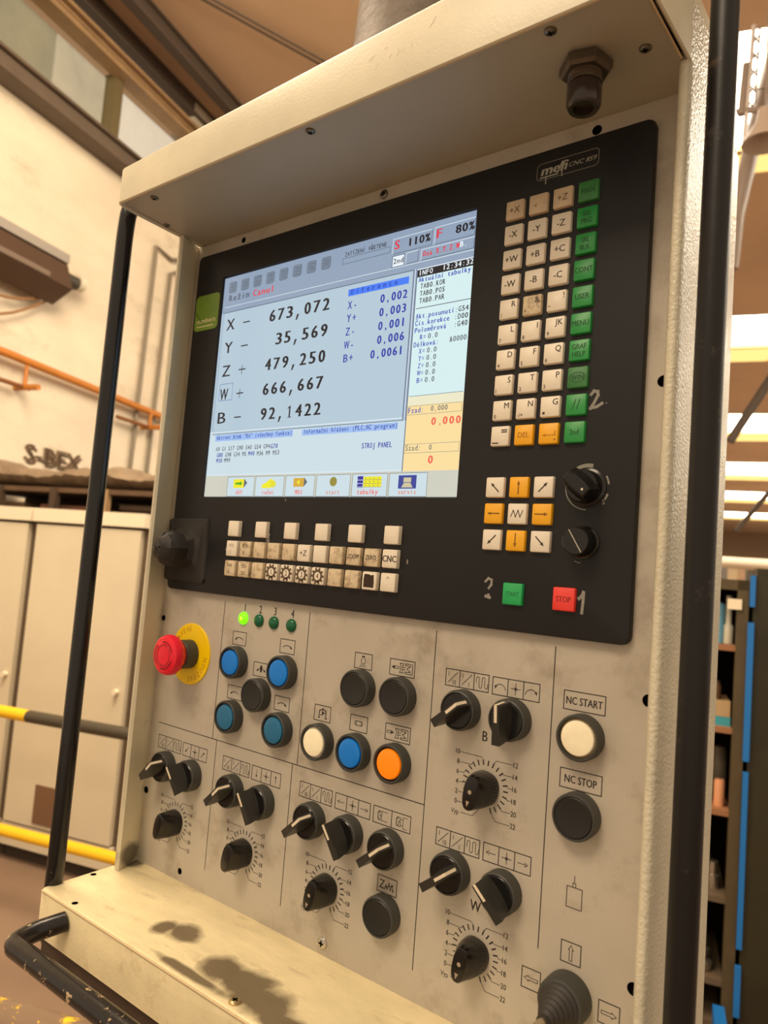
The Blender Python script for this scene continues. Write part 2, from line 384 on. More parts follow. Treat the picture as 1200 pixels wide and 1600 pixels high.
# connector under the hood
nut = mat('dirty_gland_nut', (104, 92, 78), .38, .6, var=.3, vscale=60)
g = G(); X, Y = 455, -54
g.lathez(X, Y, [(14.6, 369.2), (16.8, 367.2), (16.8, 362), (14.8, 360)][::-1], 6, ph=.25); gn = g.build('gland_nut', nut, con, smooth=25)
g = G(); pr = []
for k in range(5): pr += [(10.9, 361-k*.9), (10.2, 360.5-k*.9)]
g.lathez(X, Y, (pr+[(10.3, 355.5), (11.0, 355), (11.0, 353.8), (10.4, 353.5)])[::-1], 24); g.build('threaded_neck', nut, gn, smooth=30)
g = G(); n = 36
g.loft([[(X+(r+(.25 if i % 2 and kn else 0))*math.cos(2*PI*i/n), Y+(r+(.25 if i % 2 and kn else 0))*math.sin(2*PI*i/n), z) for i in range(n)] for r, z, kn in ((6, 341, 0), (6.6, 337.6, 0), (9.3, 337.2, 0), (10.5, 339, 0), (10.7, 340, 1), (10.7, 351, 1), (10.2, 353, 0))]); g.build('connector_cap', mat('dark_brown_cap', (52, 40, 34), .22), gn, smooth=30)
# grab bars
g = G(); g.tube(bend([(-10, -40, 384), (-14, -79, 384), (-14, -81, 350), (-14, -81, -262), (-17, -80, -330), (-17, -60, -345)], 16), 8.1, 16); g.build('grab_bar', tubeb, con, smooth=60, label='black upright tube beside the screen, left')
g = G(); g.tube(bend([(512, 20, 470), (530, -22, 470), (530.5, -25, 430), (529.5, -26, -600), (512, 10, -620)], 16), 8.4, 20); g.build('grab_bar', mat('scuffed_black_tube', (24, 22, 22), .38, spec=.35, bump=.3, bscale=40, dirt=((110, 92, 76), 40, .60, .72, .6)), con, smooth=60, label='thick black scuffed tube, right')
g2 = G(); g2.tube(bend([(34, -94.3, -292), (26, -120, -296), (30, -139, -298), (110, -139, -297), (505, -139, -295), (505, -94.3, -294)], 20, 8), 8.4, 16)
g2.build('grab_bar', mat('chipped_black_tube', (30, 26, 24), .25, bump=.3, bscale=60, dirt=((205, 175, 135), 62, .585, .60, .9)), con, smooth=60, label='chipped black handrail along the shelf front')

# ---------------- print on the faceplate (each group of marks one sub-part)
def pface(d, name='symbol', m=ink, label=None): return d.build(name, PY-.12, m, face, label)
for P_ in ([(87, -6), (87, -137)], [(200, -6), (200, -137)], [(93.5, -137), (93.5, -256.6)], [(194.5, -137), (194.5, -256)], [(333.3, -7), (333.3, -256)], [(431, -7), (431, -205)], [(2.6, -137), (333.3, -137)]):
    d = D(.55); d.line(P_); pface(d, 'divider_line')
def cells(x, z, n, cw=12.25, h=12.3, ww=None):
    d = D(.5); d.rect(x, z-h, x+cw*n, z)
    for i in range(1, n): d.line([(x+cw*i, z-h), (x+cw*i, z)])
    return d
def frac(d, x, z, a, b):
    d.line([(x+2, z-10.2), (x+10.2, z-1.8)], .35); d.text(a, x+2.4, z-5.2, 3.3, xs=.8); d.text(b, x+(6.3 if b != '1' else 7.8), z-11, 3.3, xs=.75)
def wave(d, x, z):
    P_ = []
    x0 = x+2.0
    for k in range(4):
        xx = x0+k*2.35; top = k % 2 == 0
        P_ += [(xx, z-6.5 if k == 0 else (z-9.3 if top else z-3.2))] if k == 0 else []
        cxx = xx+1.17
        for q in range(5):
            a = PI-PI*q/4
            P_.append((cxx+1.17*math.cos(a), (z-3.4+1.17*math.sin(a)) if top else (z-9.0-1.17*math.sin(a))))
    P_.append((P_[-1][0], z-6.5)); d.line(P_, .35)
def star(d, x, z):
    d.line([(x-3.6, z), (x+3.6, z)], .35); d.line([(x, z-3.9), (x, z+3.9)], .35)
    for q in (45, 135, 225, 315): d.poly([(x, z), (x+.5*math.cos(math.radians(q-40)), z+.5*math.sin(math.radians(q-40))), (x+1.9*math.cos(math.radians(q)), z+1.9*math.sin(math.radians(q))), (x+.5*math.cos(math.radians(q+40)), z+.5*math.sin(math.radians(q+40)))])
    d.disc(x, z, .8)
def speedbox(x, z, m=ink):
    d = cells(x, z, 3); frac(d, x, z, '1', '10'); frac(d, x+12.25, z, '1', '1'); wave(d, x+24.5, z); pface(d, 'symbol', m)
def arrowbox(x, z, kind, m=ink):
    d = cells(x, z, 3); star(d, x+18.4, z-6.15)
    if kind == 'lr': d.arrow(x+9.6, z-6.15, x+2.4, z-6.15, .35, 2.6, filled=False); d.arrow(x+27, z-6.15, x+34.4, z-6.15, .35, 2.6, filled=False)
    if kind == 'du': d.arrow(x+6.1, z-2.6, x+6.1, z-9.8, .35, 2.4, 1.0); d.arrow(x+30.6, z-9.8, x+30.6, z-2.6, .35, 2.4, 1.0)
    if kind == 'diag': d.arrow(x+8.6, z-3.4, x+3.6, z-8.8, .4, 2.8, 1.1); d.arrow(x+28.1, z-8.8, x+33.1, z-3.4, .4, 2.8, 1.1)
    if kind == 'turn':
        d.arc(x+6.1, z-9.2, 4.6, 10, 150, .35); d.head(x+1.9, z-8.3, 250, 2.6, 1.0)
        d.arc(x+30.6, z-9.2, 4.6, 30, 170, .35); d.head(x+34.8, z-8.3, -70, 2.6, 1.0)
    pface(d, 'symbol', m)
speedbox(4.7, -148.8); arrowbox(44.8, -148.8, 'diag')
speedbox(105.1, -148.9); arrowbox(145.2, -148.9, 'du')
speedbox(205.6, -148.9); arrowbox(246.1, -148.9, 'lr')
speedbox(344.4, -33.7); arrowbox(384.4, -34, 'turn')
speedbox(345.7, -149.5); arrowbox(385.6, -149.4, 'lr')
# chuck symbols
d = cells(286.2, -148.9, 2, 18, 12.5)
for x, ex in ((286.2, 0), (304.2, 1)):
    d.arc(x+6, -155.2, 1.3, 0, 360, .3, rz=3); d.line([(x+5.5, -151.8), (x+8.5, -151.8), (x+8.5, -158.6), (x+5.5, -158.6), (x+4.6, -157.4), (x+4.6, -153), (x+5.5, -151.8)], .3); d.line([(x+6, -155.2), (x+8.5, -155.2)], .3)
    if ex: d.line([(x+8.5, -153), (x+11, -153), (x+11, -157.5), (x+8.5, -157.5)], .3); d.line([(x+15, -151.2), (x+11, -151.2), (x+11, -159.6), (x+15, -159.6)], .3)
    else: d.line([(x+8.5, -151.8), (x+14, -151.8)], .3); d.line([(x+8.5, -158.6), (x+14, -158.6)], .3)
pface(d)
def sqbox(x, z, w_=12.3, h=12.3): d = D(.5); d.rect(x, z-h, x+w_, z); return d
def arcarrow(x, z, side, box=18.6):
    d = sqbox(x, z, box, 12.3); cx = x+box/2; d.arc(cx, z-13.5, 8.6, 52, 128, .5, rz=8.2)
    if side in 'lb': d.head(cx-6.3, z-8.2, 215, 3.2, 1.0)
    if side in 'rb': d.head(cx+6.3, z-8.2, -35, 3.2, 1.0)
    if side == 'b': d.poly([(cx-1.6, z-3.4), (cx, z-1.8), (cx+1.6, z-3.4), (cx+1, z-8.5), (cx-1, z-8.5)])
    return d
pface(arcarrow(102.8, -32.8, 'l')); pface(arcarrow(167, -32.5, 'r', 18.1)); pface(arcarrow(135.1, -57.4, 'b', 20)); pface(arcarrow(102.5, -83.4, 'l', 20)); pface(arcarrow(166, -83, 'r', 18.6))
# lamp
d = sqbox(254.9, -33.3, 18.1, 12.5); d.arc(263.9, -39.6, 2.3, -230, 50, .35); d.line([(262.4, -37.8), (262.6, -36.4)], .3); d.line([(265.3, -37.8), (265.2, -36.4)], .3); d.fill(262.5, -36.5, 265.3, -35.2)
for q in (-3, -1, 1, 3): d.line([(263.9+q*.8, -42.8), (263.9+q*1.1, -44.4)], .35)
pface(d)
# tool clamp out / in
for (x, z, out) in ((291.4, -33.4, 1), (291.8, -83.9, 0)):
    d = sqbox(x, z, 24.1, 12.4); c = z-6.2
    if out: d.line([(x+4.5, c-.8), (x+9, c-.8), (x+9, c+.8), (x+4.5, c+.8)], .35); d.head(x+1.5, c, 180, 3.4, 1.5)
    else: d.line([(x+5.5, c-.8), (x+1.6, c-.8), (x+1.6, c+.8), (x+5.5, c+.8)], .35); d.head(x+8.6, c, 0, 3.2, 1.5)
    q = x+9.8; d.line([(q, c+3.6), (q+3.4, c+3.6), (q+2.6, c+1.6), (q+2.6, c-1.6), (q+3.4, c-3.6), (q, c-3.6), (q+.8, c-1.6), (q+.8, c+1.6), (q, c+3.6)], .4)
    d.line([(q+2.8, c+.9), (q+5.4, c+.9)], .35); d.line([(q+2.8, c-.9), (q+5.4, c-.9)], .35)
    d.line([(q+5.2, c+3.8), (q+12.2, c+3.8), (q+12.2, c-3.8), (q+5.2, c-3.8), (q+5.2, c-2.6), (q+10.4, c-2.2), (q+7, c), (q+10.4, c+2.2), (q+5.2, c+2.6), (q+5.2, c+3.8)], .4)
    pface(d)
d = sqbox(215, -82.4, 18.3, 12.8)
d.line([(220.5, -92.5), (220.7, -87), (224.5, -85), (228, -86.5), (228.2, -92.5)], .7); d.line([(219.6, -92.6), (221.5, -92.6)], .5); d.line([(227.3, -92.6), (229.4, -92.6)], .5); d.line([(222, -90.5), (227.2, -88)], .5); d.line([(224, -85), (224.6, -90)], .5); d.disc(224.4, -88, 1.1); pface(d)
d = sqbox(255.2, -83.6, 18, 12.6); d.line([(262, -88), (266.5, -88)], .4); d.line([(262, -91.4), (266.5, -91.4)], .4); d.arc(261.9, -89.7, 1.7, 90, 270, .4); d.arc(266.6, -89.7, 1.7, -90, 90, .4); d.line([(261.5, -88), (261.5, -91.4)], .4); d.line([(267, -88), (267, -91.4)], .4); pface(d)
# Z with wave mark
d = sqbox(295.4, -198.8, 18.4, 12); d.text('Z', 297.2, -208, 6.4, xs=.9); d.line([(302.6, -207.8), (303.6, -204.5), (305, -207.6), (306.4, -202.4), (308, -207.8), (309.2, -203), (310.4, -207)], .45); d.line([(303.6, -206), (310.6, -203.4)], .4); d.head(310.7, -208.6, -80, 2, .9); pface(d)
# NC START / NC STOP
for x, z, t in ((439.1, -34.7, 'NC START'), (439.5, -85.6, 'NC STOP')):
    d = sqbox(x, z, 28.7, 12.3)
    n = len(t); wd = 25 if n == 8 else 22
    d.text(t, x+14.3-wd/2, z-8.6, 4.9, w=wd, bold=.13); pface(d, 'lettering')
# pendant with hook, arrows of the joystick
d = D(.4); d.rect(448.7, -172.2, 459.1, -159.3); d.rect(452.6, -159.3, 454.6, -156.6, .35); d.line([(453.6, -156.6), (453.6, -152)], .35); pface(d)
def outline_arrow(d, cx, cz, ang, l=9.6):
    c, s_ = math.cos(math.radians(ang)), math.sin(math.radians(ang))
    P_ = [(-l/2, -.95), (l/2-3, -.95), (l/2-3, -1.8), (l/2, 0), (l/2-3, 1.8), (l/2-3, .95), (-l/2, .95), (-l/2, -.95)]
    d.line([(cx+x*c-y*s_, cz+x*s_+y*c) for x, y in P_], .32)
for x, z, a in ((447, -193.6, 90), (420.6, -220, 180), (473.6, -220.5, 0)):
    d = sqbox(x, z, 13.4, 13); outline_arrow(d, x+6.7, z-6.5, a); pface(d)
d = D(); d.text('B', 379.0, -80.5, 7.0, xs=.85, bold=.12); pface(d, 'lettering'); d = D(); d.text('W', 378.0, -197.8, 7.0, xs=.8, bold=.12); pface(d, 'lettering')
for x, t in ((116.3, '1'), (137.6, '2'), (157, '3'), (179.2, '4')):
    d = D(); d.text(t, x, -12.8, 7.0, xs=.78, align='c', bold=.12); pface(d, 'lettering')
# dial scales
def dial(cx, cz):
    d = D(.35); A_ = lambda u: math.radians(-70+14*(22-u))
    for u in range(0, 23):
        a = A_(u); w_ = .75 if u >= 4 else .5
        d.line([(cx+15.2*math.cos(a), cz+15.2*math.sin(a)), (cx+18*math.cos(a), cz+18*math.sin(a))], w_)
    for k, u in enumerate((12, 14, 16, 18, 20, 22)):
        z = cz+19.4-8.25*k; d.text(str(u), cx+21.6, z-1.6, 3.5, xs=.85, bold=.06); a = A_(u); T = (cx+18*math.cos(a), cz+18*math.sin(a))
        ex = min(cx+20, T[0]+abs(z-T[1])*.75); d.line([(cx+21.2, z), (ex, z), T], .28)
    for k, u in enumerate((10, 8, 6, 4, 2, 0)):
        z = cz+19.8-7.05*k; d.text(str(u), cx-22.2, z-1.6, 3.5, xs=.85, align='r', bold=.06); a = A_(u); T = (cx+18*math.cos(a), cz+18*math.sin(a))
        ex = max(cx-19.5, T[0]-abs(z-T[1])*.75); d.line([(cx-21.6, z), (ex, z), T], .28)
    d.text('Vyp', cx-26.5, cz-24.4, 3.4, xs=.85); a = math.radians(-70+14*23.4); d.line([(cx-18, cz-22.6), (cx-8.5, cz-22.6), (cx+17*math.cos(a), cz+17*math.sin(a))], .3)
    return d
DI = [(43.6, -225.6), (143.7, -225.5), (244.4, -225.4), (383.4, -111.6), (384, -225.4)]
for i, (x, z) in enumerate(DI): pface(dial(x, z), 'dial_scale', ink)

# ---------------- controls
def push(x, z, lm, nm, flush=False, ring=None, label=None):
    g = G(); g.lathey(x, z, [(14.9, PY), (15.0, -2.8), (14.7, -3.8), (14.1, -4.4), (13.2, -4.4), (12.8, -3.2), (12.4, 2)], 36, (False, True)); o = g.build('push_button', rub if not flush else rub, con, smooth=35, label=label)
    g = G()
    if flush: g.lathey(x, z, [(12.9, 2), (12.9, -3.9), (12.2, -4.6), (9, -4.3), (5, -4.0), (.05, -3.9)], 32, (False, False))
    else: g.lathey(x, z, [(11.4, 3), (11.4, -2.8), (11.0, -3.9), (10.3, -4.2), (5, -4.4), (.05, -4.45)], 32, (False, False))
    g.build('lens' if not flush else 'button_cap', lm, o, smooth=35)
    g = G(); g.lathey(x, z, [(12.5, 2), (12.5, -2.2), (11.5, -2.2), (11.4, 2)], 32, (False, False)); g.build('collar_ring', ring or blk, o, smooth=35)
    return o
push(112.2, -61, blue, '', label='bright blue push button, upper left of four'); push(176.6, -61.2, blue, '', label='bright blue push button, upper right of four')
push(146.3, -85.8, blkm, '', True, label='black push button amid the four blue ones'); push(112.4, -111.2, blued, '', label='dull blue push button, lower left'); push(176.6, -111, blued, '', label='dull blue push button, lower right')
push(264, -61, blkm, '', True, label='black push button under the lamp symbol'); push(304.4, -61, blkm, '', True, label='black push button under the tool-out symbol')
push(224.8, -111.6, lensw, '', ring=chrome, label='white push button'); push(264.4, -112, blue, '', label='blue push button beside the white one'); push(304, -112, orange, '', label='orange push button')
push(304.6, -225.4, blkm, '', True, label='black push button under the Z symbol')
push(453.8, -62.8, lensw, '', ring=mat('worn_chrome_ring', (130, 110, 80), .3, .8), label='white NC START push button'); push(454.2, -113, blkm, '', True, label='black NC STOP push button')

def selector(x, z, ang, label=None):
    g = G(); g.lathey(x, z, [(14.6, PY), (14.6, -2.2), (14.1, -3.8), (13.1, -4.5), (12.7, -4.3), (12.5, -3.4)], 36, (False, True)); o = g.build('selector_switch', rub, con, smooth=35, label=label)
    c, s_ = math.cos(math.radians(ang)), math.sin(math.radians(ang))
    g = G(); g.lathey(x, z, [(12.4, -3.0), (12.4, -4.0), (11.8, -4.6), (.05, -4.7)], 32, (False, False)); g.build('selector_disc', blk, o, smooth=35)
    def T(u, w_, y): return (x+u*c-w_*s_, y, z+u*s_+w_*c)
    ts = [0, .06, .16, .3, .45, .6, .75, .88, 1]; nu = len(ts); levels = [0, .15, .4, .7, 1.0]
    V = []; F = []
    for side in (1, -1):
        b0 = len(V)
        for L_ in levels:
            for t in ts:
                uf = -15.3+27.3*t; yf = -17.0-3.3*t; ub = -12.6+25.8*t
                hb_ = 3.2+1.5*math.sin(PI*t); hf = 3.1-.8*t
                hm_ = min(hb_, hf)-.7*math.sin(PI*t)
                hw = hb_*(1-L_)**2+2*hm_*L_*(1-L_)+hf*L_**2
                V.append(T(ub+(uf-ub)*L_, side*hw, -4.5+(yf+4.5)*L_))
        for a_ in range(len(levels)-1):
            for b_ in range(nu-1):
                q = (b0+a_*nu+b_, b0+a_*nu+b_+1, b0+(a_+1)*nu+b_+1, b0+(a_+1)*nu+b_); F.append(q if side == 1 else q[::-1])
    n2 = len(levels)*nu; top = (len(levels)-1)*nu
    for b_ in range(nu-1): F.append((top+b_, top+b_+1, n2+top+b_+1, n2+top+b_))
    for a_ in range(len(levels)-1):
        F.append((a_*nu, (a_+1)*nu, n2+(a_+1)*nu, n2+a_*nu)); F.append((a_*nu+nu-1, n2+a_*nu+nu-1, n2+(a_+1)*nu+nu-1, (a_+1)*nu+nu-1))
    lv = mesh('lever', V, F, mat('lever_plastic', (46, 45, 42), .34), o, smooth=38)
    g = G(); W_ = 1.1
    Pp = [(.2, -18.95), (12.05, -20.4), (13.1, -8.0)]
    for i in range(2):
        (u0, y0), (u1, y1) = Pp[i], Pp[i+1]; dx = (.0, .12)[i]
        g.add([T(u0+dx, -W_, y0-.15), T(u1+dx, -W_, y1-.12), T(u1+dx, W_, y1-.12), T(u0+dx, W_, y0-.15)], [(0, 1, 2, 3)])
    g.build('pointer_mark', whitep, o)
    return o
for x, z, a, lb in ((22.4, -176.6, 42, 'speed selector, first from left'), (62.4, -176.6, 122, 'direction selector, first group'), (122.7, -176.6, 42, 'speed selector, second group'), (162.8, -176.8, 117, 'direction selector, second group'),
                    (223.2, -176.6, 42, 'speed selector, third group'), (263.4, -176.6, 120, 'direction selector, third group'), (303.7, -176.8, 40, 'chuck selector above the Z symbol'),
                    (361.8, -61.3, 40, 'speed selector of the B axis'), (402, -61, 90, 'direction selector of the B axis, upright'), (362.2, -176.4, 38, 'speed selector of the W axis'), (402.8, -177.4, 133, 'direction selector of the W axis')):
    selector(x, z, a, lb)

def knob(x, z, ang, marks=True):
    # pointer knob: round skirt tapering to a raised bar
    c, s_ = math.cos(math.radians(ang)), math.sin(math.radians(ang))
    def out(lf, lb, wf, wb, n=28):
        P_ = []
        for i in range(n):
            t = 2*PI*i/n; cu, su = math.cos(t), math.sin(t)
            u = lf*abs(cu)**.75*(1 if cu > 0 else -1) if cu > 0 else lb*cu
            wv = (wf+(wb-wf)*(1-cu)/2)*(abs(su)**.8)*(1 if su > 0 else -1)
            P_.append((u, wv))
        return P_
    def ring(P_, y): return [(x+u*c-w_*s_, y, z+u*s_+w_*c) for u, w_ in P_]
    g = G(); g.loft([ring(out(11.6, 11.6, 11.2, 11.6), PY-.4), ring(out(12, 11.8, 11.0, 11.4), 2), ring(out(12.6, 12, 9.6, 10.4), -4), ring(out(12.8, 12.2, 6.6, 8.2), -9.5), ring(out(12.8, 12.2, 5.4, 6.4), -14), ring(out(12.0, 11.4, 4.7, 5.6), -15.2), ring(out(11, 10.4, 4.0, 4.8), -15.4)], (False, True))
    o = g.build('rotary_knob', mat('knob_bakelite', (22, 19, 17), .24), con, smooth=40)
    if marks:
        d = D(); d.disc(x-.5*c, z-.5*s_, 1.5, 10); d.k = 1
        cx2, cz2 = x+7.4*c, z+7.4*s_; d.poly([(cx2-1.4*s_-1.5*c, cz2+1.4*c-1.5*s_), (cx2+1.4*s_-1.5*c, cz2-1.4*c-1.5*s_), (cx2+2.6*c, cz2+2.6*s_)])
        km = mat('worn_white_mark', (170, 150, 128), .5); d.build('knob_mark', -15.55, km, o, mats=[km])
    return o
knob(43.8, -226, 258, False); knob(143.9, -226, 258, False); knob(244.6, -225.8, 257, True); knob(383.6, -112.2, 260); knob(384.2, -226, 258)

# emergency stop
def arc_text(d, st, cx, cz, r, a0, step, h):
    for i, ch in enumerate(st):
        a = math.radians(a0+step*i); V, F = glyphs(ch); rot = a-PI/2
        d.text(ch, cx+r*math.cos(a)-h*.3*math.cos(rot), cz+r*math.sin(a)-h*.3*math.sin(rot), h, xs=.9, rot=rot)
g = G(); g.lathey(42.7, -62.4, [(30.2, PY), (30.2, PY-1), (29.8, PY-1.5), (13, PY-1.5)], 48, (False, True)); es = g.build('emergency_stop', yel, con, smooth=35, label='red mushroom emergency stop on a yellow disc')
d = D(); arc_text(d, 'ZASTAVENÍ', 42.7, -62.4, 22.0, 196, -13, 4.8); arc_text(d, 'NOUZOVÉ', 42.7, -62.4, 22.0, -6, -13.5, 4.8)
d.build('disc_lettering', PY-1.62, yeld, es)['kind'] = 'stuff'
g = G(); g.lathey(42.7, -62.4, [(14.2, PY-1.4), (14.2, -8), (13.4, -9)], 32, (False, True)); g.build('neck', rub, es, smooth=35)
g = G(); g.lathey(42.7, -62.4, [(12.6, -8.8), (13.6, -10), (16.4, -14.5), (16.6, -15)], 36, (False, True)); g.build('red_collar', mat('red_collar_plastic', (190, 30, 38), .4), es, smooth=35)
g = G(); n = 64
def gear(r, y, tooth): return [(42.7+(r-(tooth if (i//2) % 2 else 0))*math.cos(2*PI*i/n), y, -62.4+(r-(tooth if (i//2) % 2 else 0))*math.sin(2*PI*i/n)) for i in range(n)]
g.loft([gear(15.5, -14.6, 0), gear(18.6, -15.2, .9), gear(19.4, -17.5, .9), gear(19.6, -19.2, 0), gear(19.3, -22.4, 0), gear(18.2, -25.2, 0), gear(15.6, -26.4, 0), gear(15.2, -26.1, 0), gear(14.7, -26.4, 0), gear(10.2, -26.9, 0), gear(9.8, -26.5, 0), gear(9.4, -26.9, 0), gear(.1, -27.1, 0)], (True, False))
mu = g.build('mushroom_head', red, es, smooth=40)
d = D(.7); d.arc(42.7, -62.4, 9.8, 0, 360, .5, 32)
for a0 in (20, 140, 260): d.arc(42.7, -62.4, 12.8, a0, a0+80, .9, 14)
d.build('release_arrows', -27.2, redd, es)
# indicator lamps
for x, m_, lb in ((115.6, ledon, 'lit green indicator lamp'), (137, ledg, None), (156.7, ledg, None), (179, ledg, None)):
    g = G(); g.lathey(x, -19.6, [(5.9, PY), (5.9, PY-.9), (5.5, PY-2), (4.2, PY-3.1), (2, PY-3.8), (.05, PY-4)], 24, (False, False)); o = g.build('indicator_lamp', m_, con, smooth=60, label=lb)
    if m_ is ledon: d = D(); d.disc(x+.5, -19.6, 1.6); d.build('glowing_core', PY-4.2, mat('lamp_core', (200, 255, 60), .3, emit=(210, 255, 60), es=1.3), o)
# joystick
X, Z_ = 453.9, -226.4
g = G(); g.lathey(X, Z_, [(15.6, PY), (15.8, 3), (15.6, -6), (14.8, -8.8), (13.6, -9.6)], 40, (False, True)); js = g.build('joystick', rub, con, smooth=35)
g = G(); pr = []
for k in range(6):
    r = 12.8-1.55*k; y = -9.4-3.4*k; pr += [(r, y), (r+.3, y-1.4), (r-.5, y-2.4), (r-1.4, y-2.6), (r-1.8, y-3.3)]
g.lathey(X, Z_, pr+[(3.9, -31), (3.9, -33)], 36, (False, True)); g.build('rubber_boot', boot_m, js, smooth=50)
g = G(); g.tube([(X, -32, Z_), (X, -70, Z_)], [2.9, 2.9], 16); g.build('stick', mat('brushed_stick', (205, 190, 165), .3, .9), js, smooth=50)
g = G(); g.tube([(X, -68, Z_), (X, -71, Z_), (X, -84, Z_), (X, -88, Z_)], [3, 7, 7.5, 3], 16); g.build('stick_grip', blk, js, smooth=50)

# ================================================================== OPERATOR TERMINAL (black unit bolted on the faceplate)
ter = empty('operator_terminal', (.2415, 0, 0), 'black operator terminal with lit colour screen and white, green and yellow keys', 'control panel')
SX0, SX1, SZ1, SZ0 = 43.9, 345.4, 323.4, 95.8
g = G()
O0 = rrect(241.5, 177, 483, 354, 6, 3); O1 = rrect(241.5, 177, 479.6, 350.6, 5, 3); I0 = rrect((SX0+SX1)/2, (SZ0+SZ1)/2, SX1-SX0+2, SZ1-SZ0+2, 1.2, 3); I1 = rrect((SX0+SX1)/2, (SZ0+SZ1)/2, SX1-SX0+.2, SZ1-SZ0+.2, .6, 3)
g.loft([[(x, PY-.1, z) for x, z in O0], [(x, 1.3, z) for x, z in O0], [(x, .3, z) for x, z in rrect(241.5, 177, 482, 353, 5.6, 3)], [(x, 0, z) for x, z in O1], [(x, 0, z) for x, z in I0], [(x, 2.4, z) for x, z in I1]], (False, False))
fp = g.build('front_panel', panel_m, ter, smooth=35)
# ---- screen: 640 x 480 virtual pixels, emissive picture colours with viewing-angle tone and a reflection painted in
PXW = (SX1-SX0)/640; PXH = (SZ1-SZ0)/480
def sx(u): return SX0+u*PXW
def sz(v): return SZ1-v*PXH
def em(name, col, es=1.0):
    return mat('screen_'+name, (10, 10, 12), .2, emit=col, es=es, spec=.35)
base = G(); base.add([(SX0, 2.3, SZ0), (SX1, 2.3, SZ0), (SX1, 2.3, SZ1), (SX0, 2.3, SZ1)], [(0, 1, 2, 3)])
E_head = em('header', (146, 163, 186)); scr = base.build('screen', E_head, ter, label='lit screen with axis positions')
def pane(name, u0, v0, u1, v1, m, y=2.26, k=0):
    d = D(); d.fill(sx(u0), sz(v1), sx(u1), sz(v0)); return d.build(name, y, m, scr)
E_main = em('main', (180, 201, 215)); E_low = em('low', (204, 222, 230)); E_info = em('info', (214, 238, 240)); E_cell_reflection = em('cell', (250, 222, 160)); E_bar = em('bar', (206, 206, 192))  # header, main and low step brighter downwards, painting the LCD's viewing-angle falloff
E_blk = em('black', (34, 30, 34)); E_blue = em('blue', (44, 70, 180)); E_dblue = em('dark_blue', (30, 52, 165)); E_red = em('red', (226, 60, 74)); E_lred = em('light_red', (240, 96, 78)); E_hl = em('highlight', (70, 125, 245)); E_hl2 = em('tag', (158, 190, 240)); E_w = em('white', (235, 245, 250)); E_dk = em('dark_line', (74, 86, 104)); E_yel = em('yellow', (240, 232, 40)); E_gry = em('grey', (96, 104, 112)); E_grn = em('green', (60, 170, 40)); E_box = em('box', (138, 152, 176)); E_mblue = em('panel_blue', (60, 70, 150)); E_midgrey = em('mid_grey', (120, 128, 130))
pane('window_area', 8, 80, 516, 348, E_main); pane('window_area', 6, 348, 524, 436, E_low); pane('window_area', 526, 95, 640, 307, E_info); pane('window_area', 526, 307, 640, 323, em('cell_reflection_pale', (236, 232, 200))); pane('window_area', 526, 323, 640, 436, E_cell_reflection); pane('window_area', 0, 436, 640, 480, E_bar); pane('window_area', 0, 340, 7, 436, E_low); pane('window_area', 0, 80, 6, 340, E_main)  # pale yellow cells at lower right paint a tan reflection on the screen
LAY = {}
def lay(m):
    if m.name not in LAY: LAY[m.name] = (D(), m)
    return LAY[m.name][0]
def L_(m, u0, v0, u1, v1, w_=.3): lay(m).line([(sx(u0), sz(v0)), (sx(u1), sz(v1))], w_)
def B_(m, u0, v0, u1, v1, w_=.32, m2=None):
    L_(m, u0, v0, u1, v0, w_); L_(m, u0, v1, u0, v0, w_); L_(m2 or m, u0, v1, u1, v1, w_); L_(m2 or m, u1, v0, u1, v1, w_)
def MT(m, st, u, v, h=8, pitch=8, cw=None, bold=.09):
    lay(m).mono(st, sx(u), sz(v), h*PXH*1.06, pitch*PXW, (cw or pitch*.76)*PXW, bold+.05)
def F_(m, u0, v0, u1, v1): lay(m).fill(sx(u0), sz(v1), sx(u1), sz(v0))
# header
for k in range(8):
    u = 18+k*39
    lay(E_gry).line([(sx(a), sz(b)) for a, b in ((u+2, 13), (u+21, 13), (u+23, 16), (u+23, 33), (u+20, 36), (u+3, 36), (u, 33), (u, 16), (u+2, 13))], .5); F_(em('icon', (118, 132, 150)), u+1, 14, u+22, 35)
    r2 = random.Random(k)
    for q in range(3): L_(E_gry, u+5+r2.random()*4, 18+q*6, u+16+r2.random()*4, 18+q*6+r2.uniform(-4, 4), .5)
MT(em('faded_black', (70, 78, 92)), 'Režim', 19, 55, 13, 13.4, bold=.1); MT(E_red, 'Canul', 96, 56, 13, 13.2, bold=.25)
MT(E_blk, 'ZATÍŽENÍ VŘETENE', 350, 22, 7.6, 6.35, bold=.03); B_(E_dk, 346, 25, 460, 36)
B_(E_w, 466, 13, 551, 41, .35, E_dk); B_(E_w, 557, 12, 638, 42, .35, E_dk); B_(E_w, 498, 45, 524, 65, .35, E_dk); B_(E_w, 531, 46, 638, 65, .35, E_dk)
F_(em('white_fill', (232, 242, 248)), 468, 46, 493, 65); B_(E_dk, 467, 45, 494, 66, .35); MT(E_blk, '2nd', 469, 60, 9, 8, bold=.08)
MT(E_red, 'S', 468, 33, 15, 15, bold=.35); MT(E_red, 'F', 559, 32, 15, 15, bold=.35)
MT(E_blk, '110%', 498, 33, 13.5, 12.7, bold=.35); MT(E_blk, '80%', 599, 32, 13.5, 13, bold=.35)
MT(E_red, 'Osa X.Y.Z.W', 534, 59, 9, 6.9, bold=.22); MT(E_w, 'B.', 610, 58, 9, 8, bold=.15)
L_(E_w, 8, 67, 640, 68, .35); L_(E_dk, 8, 79, 518, 80, .5); L_(E_w, 526, 81, 640, 81, .6)
L_(E_dk, 518, 80, 518, 348, .4); L_(E_w, 521, 80, 521, 348, .5); L_(E_dk, 525, 81, 525, 436, .5)
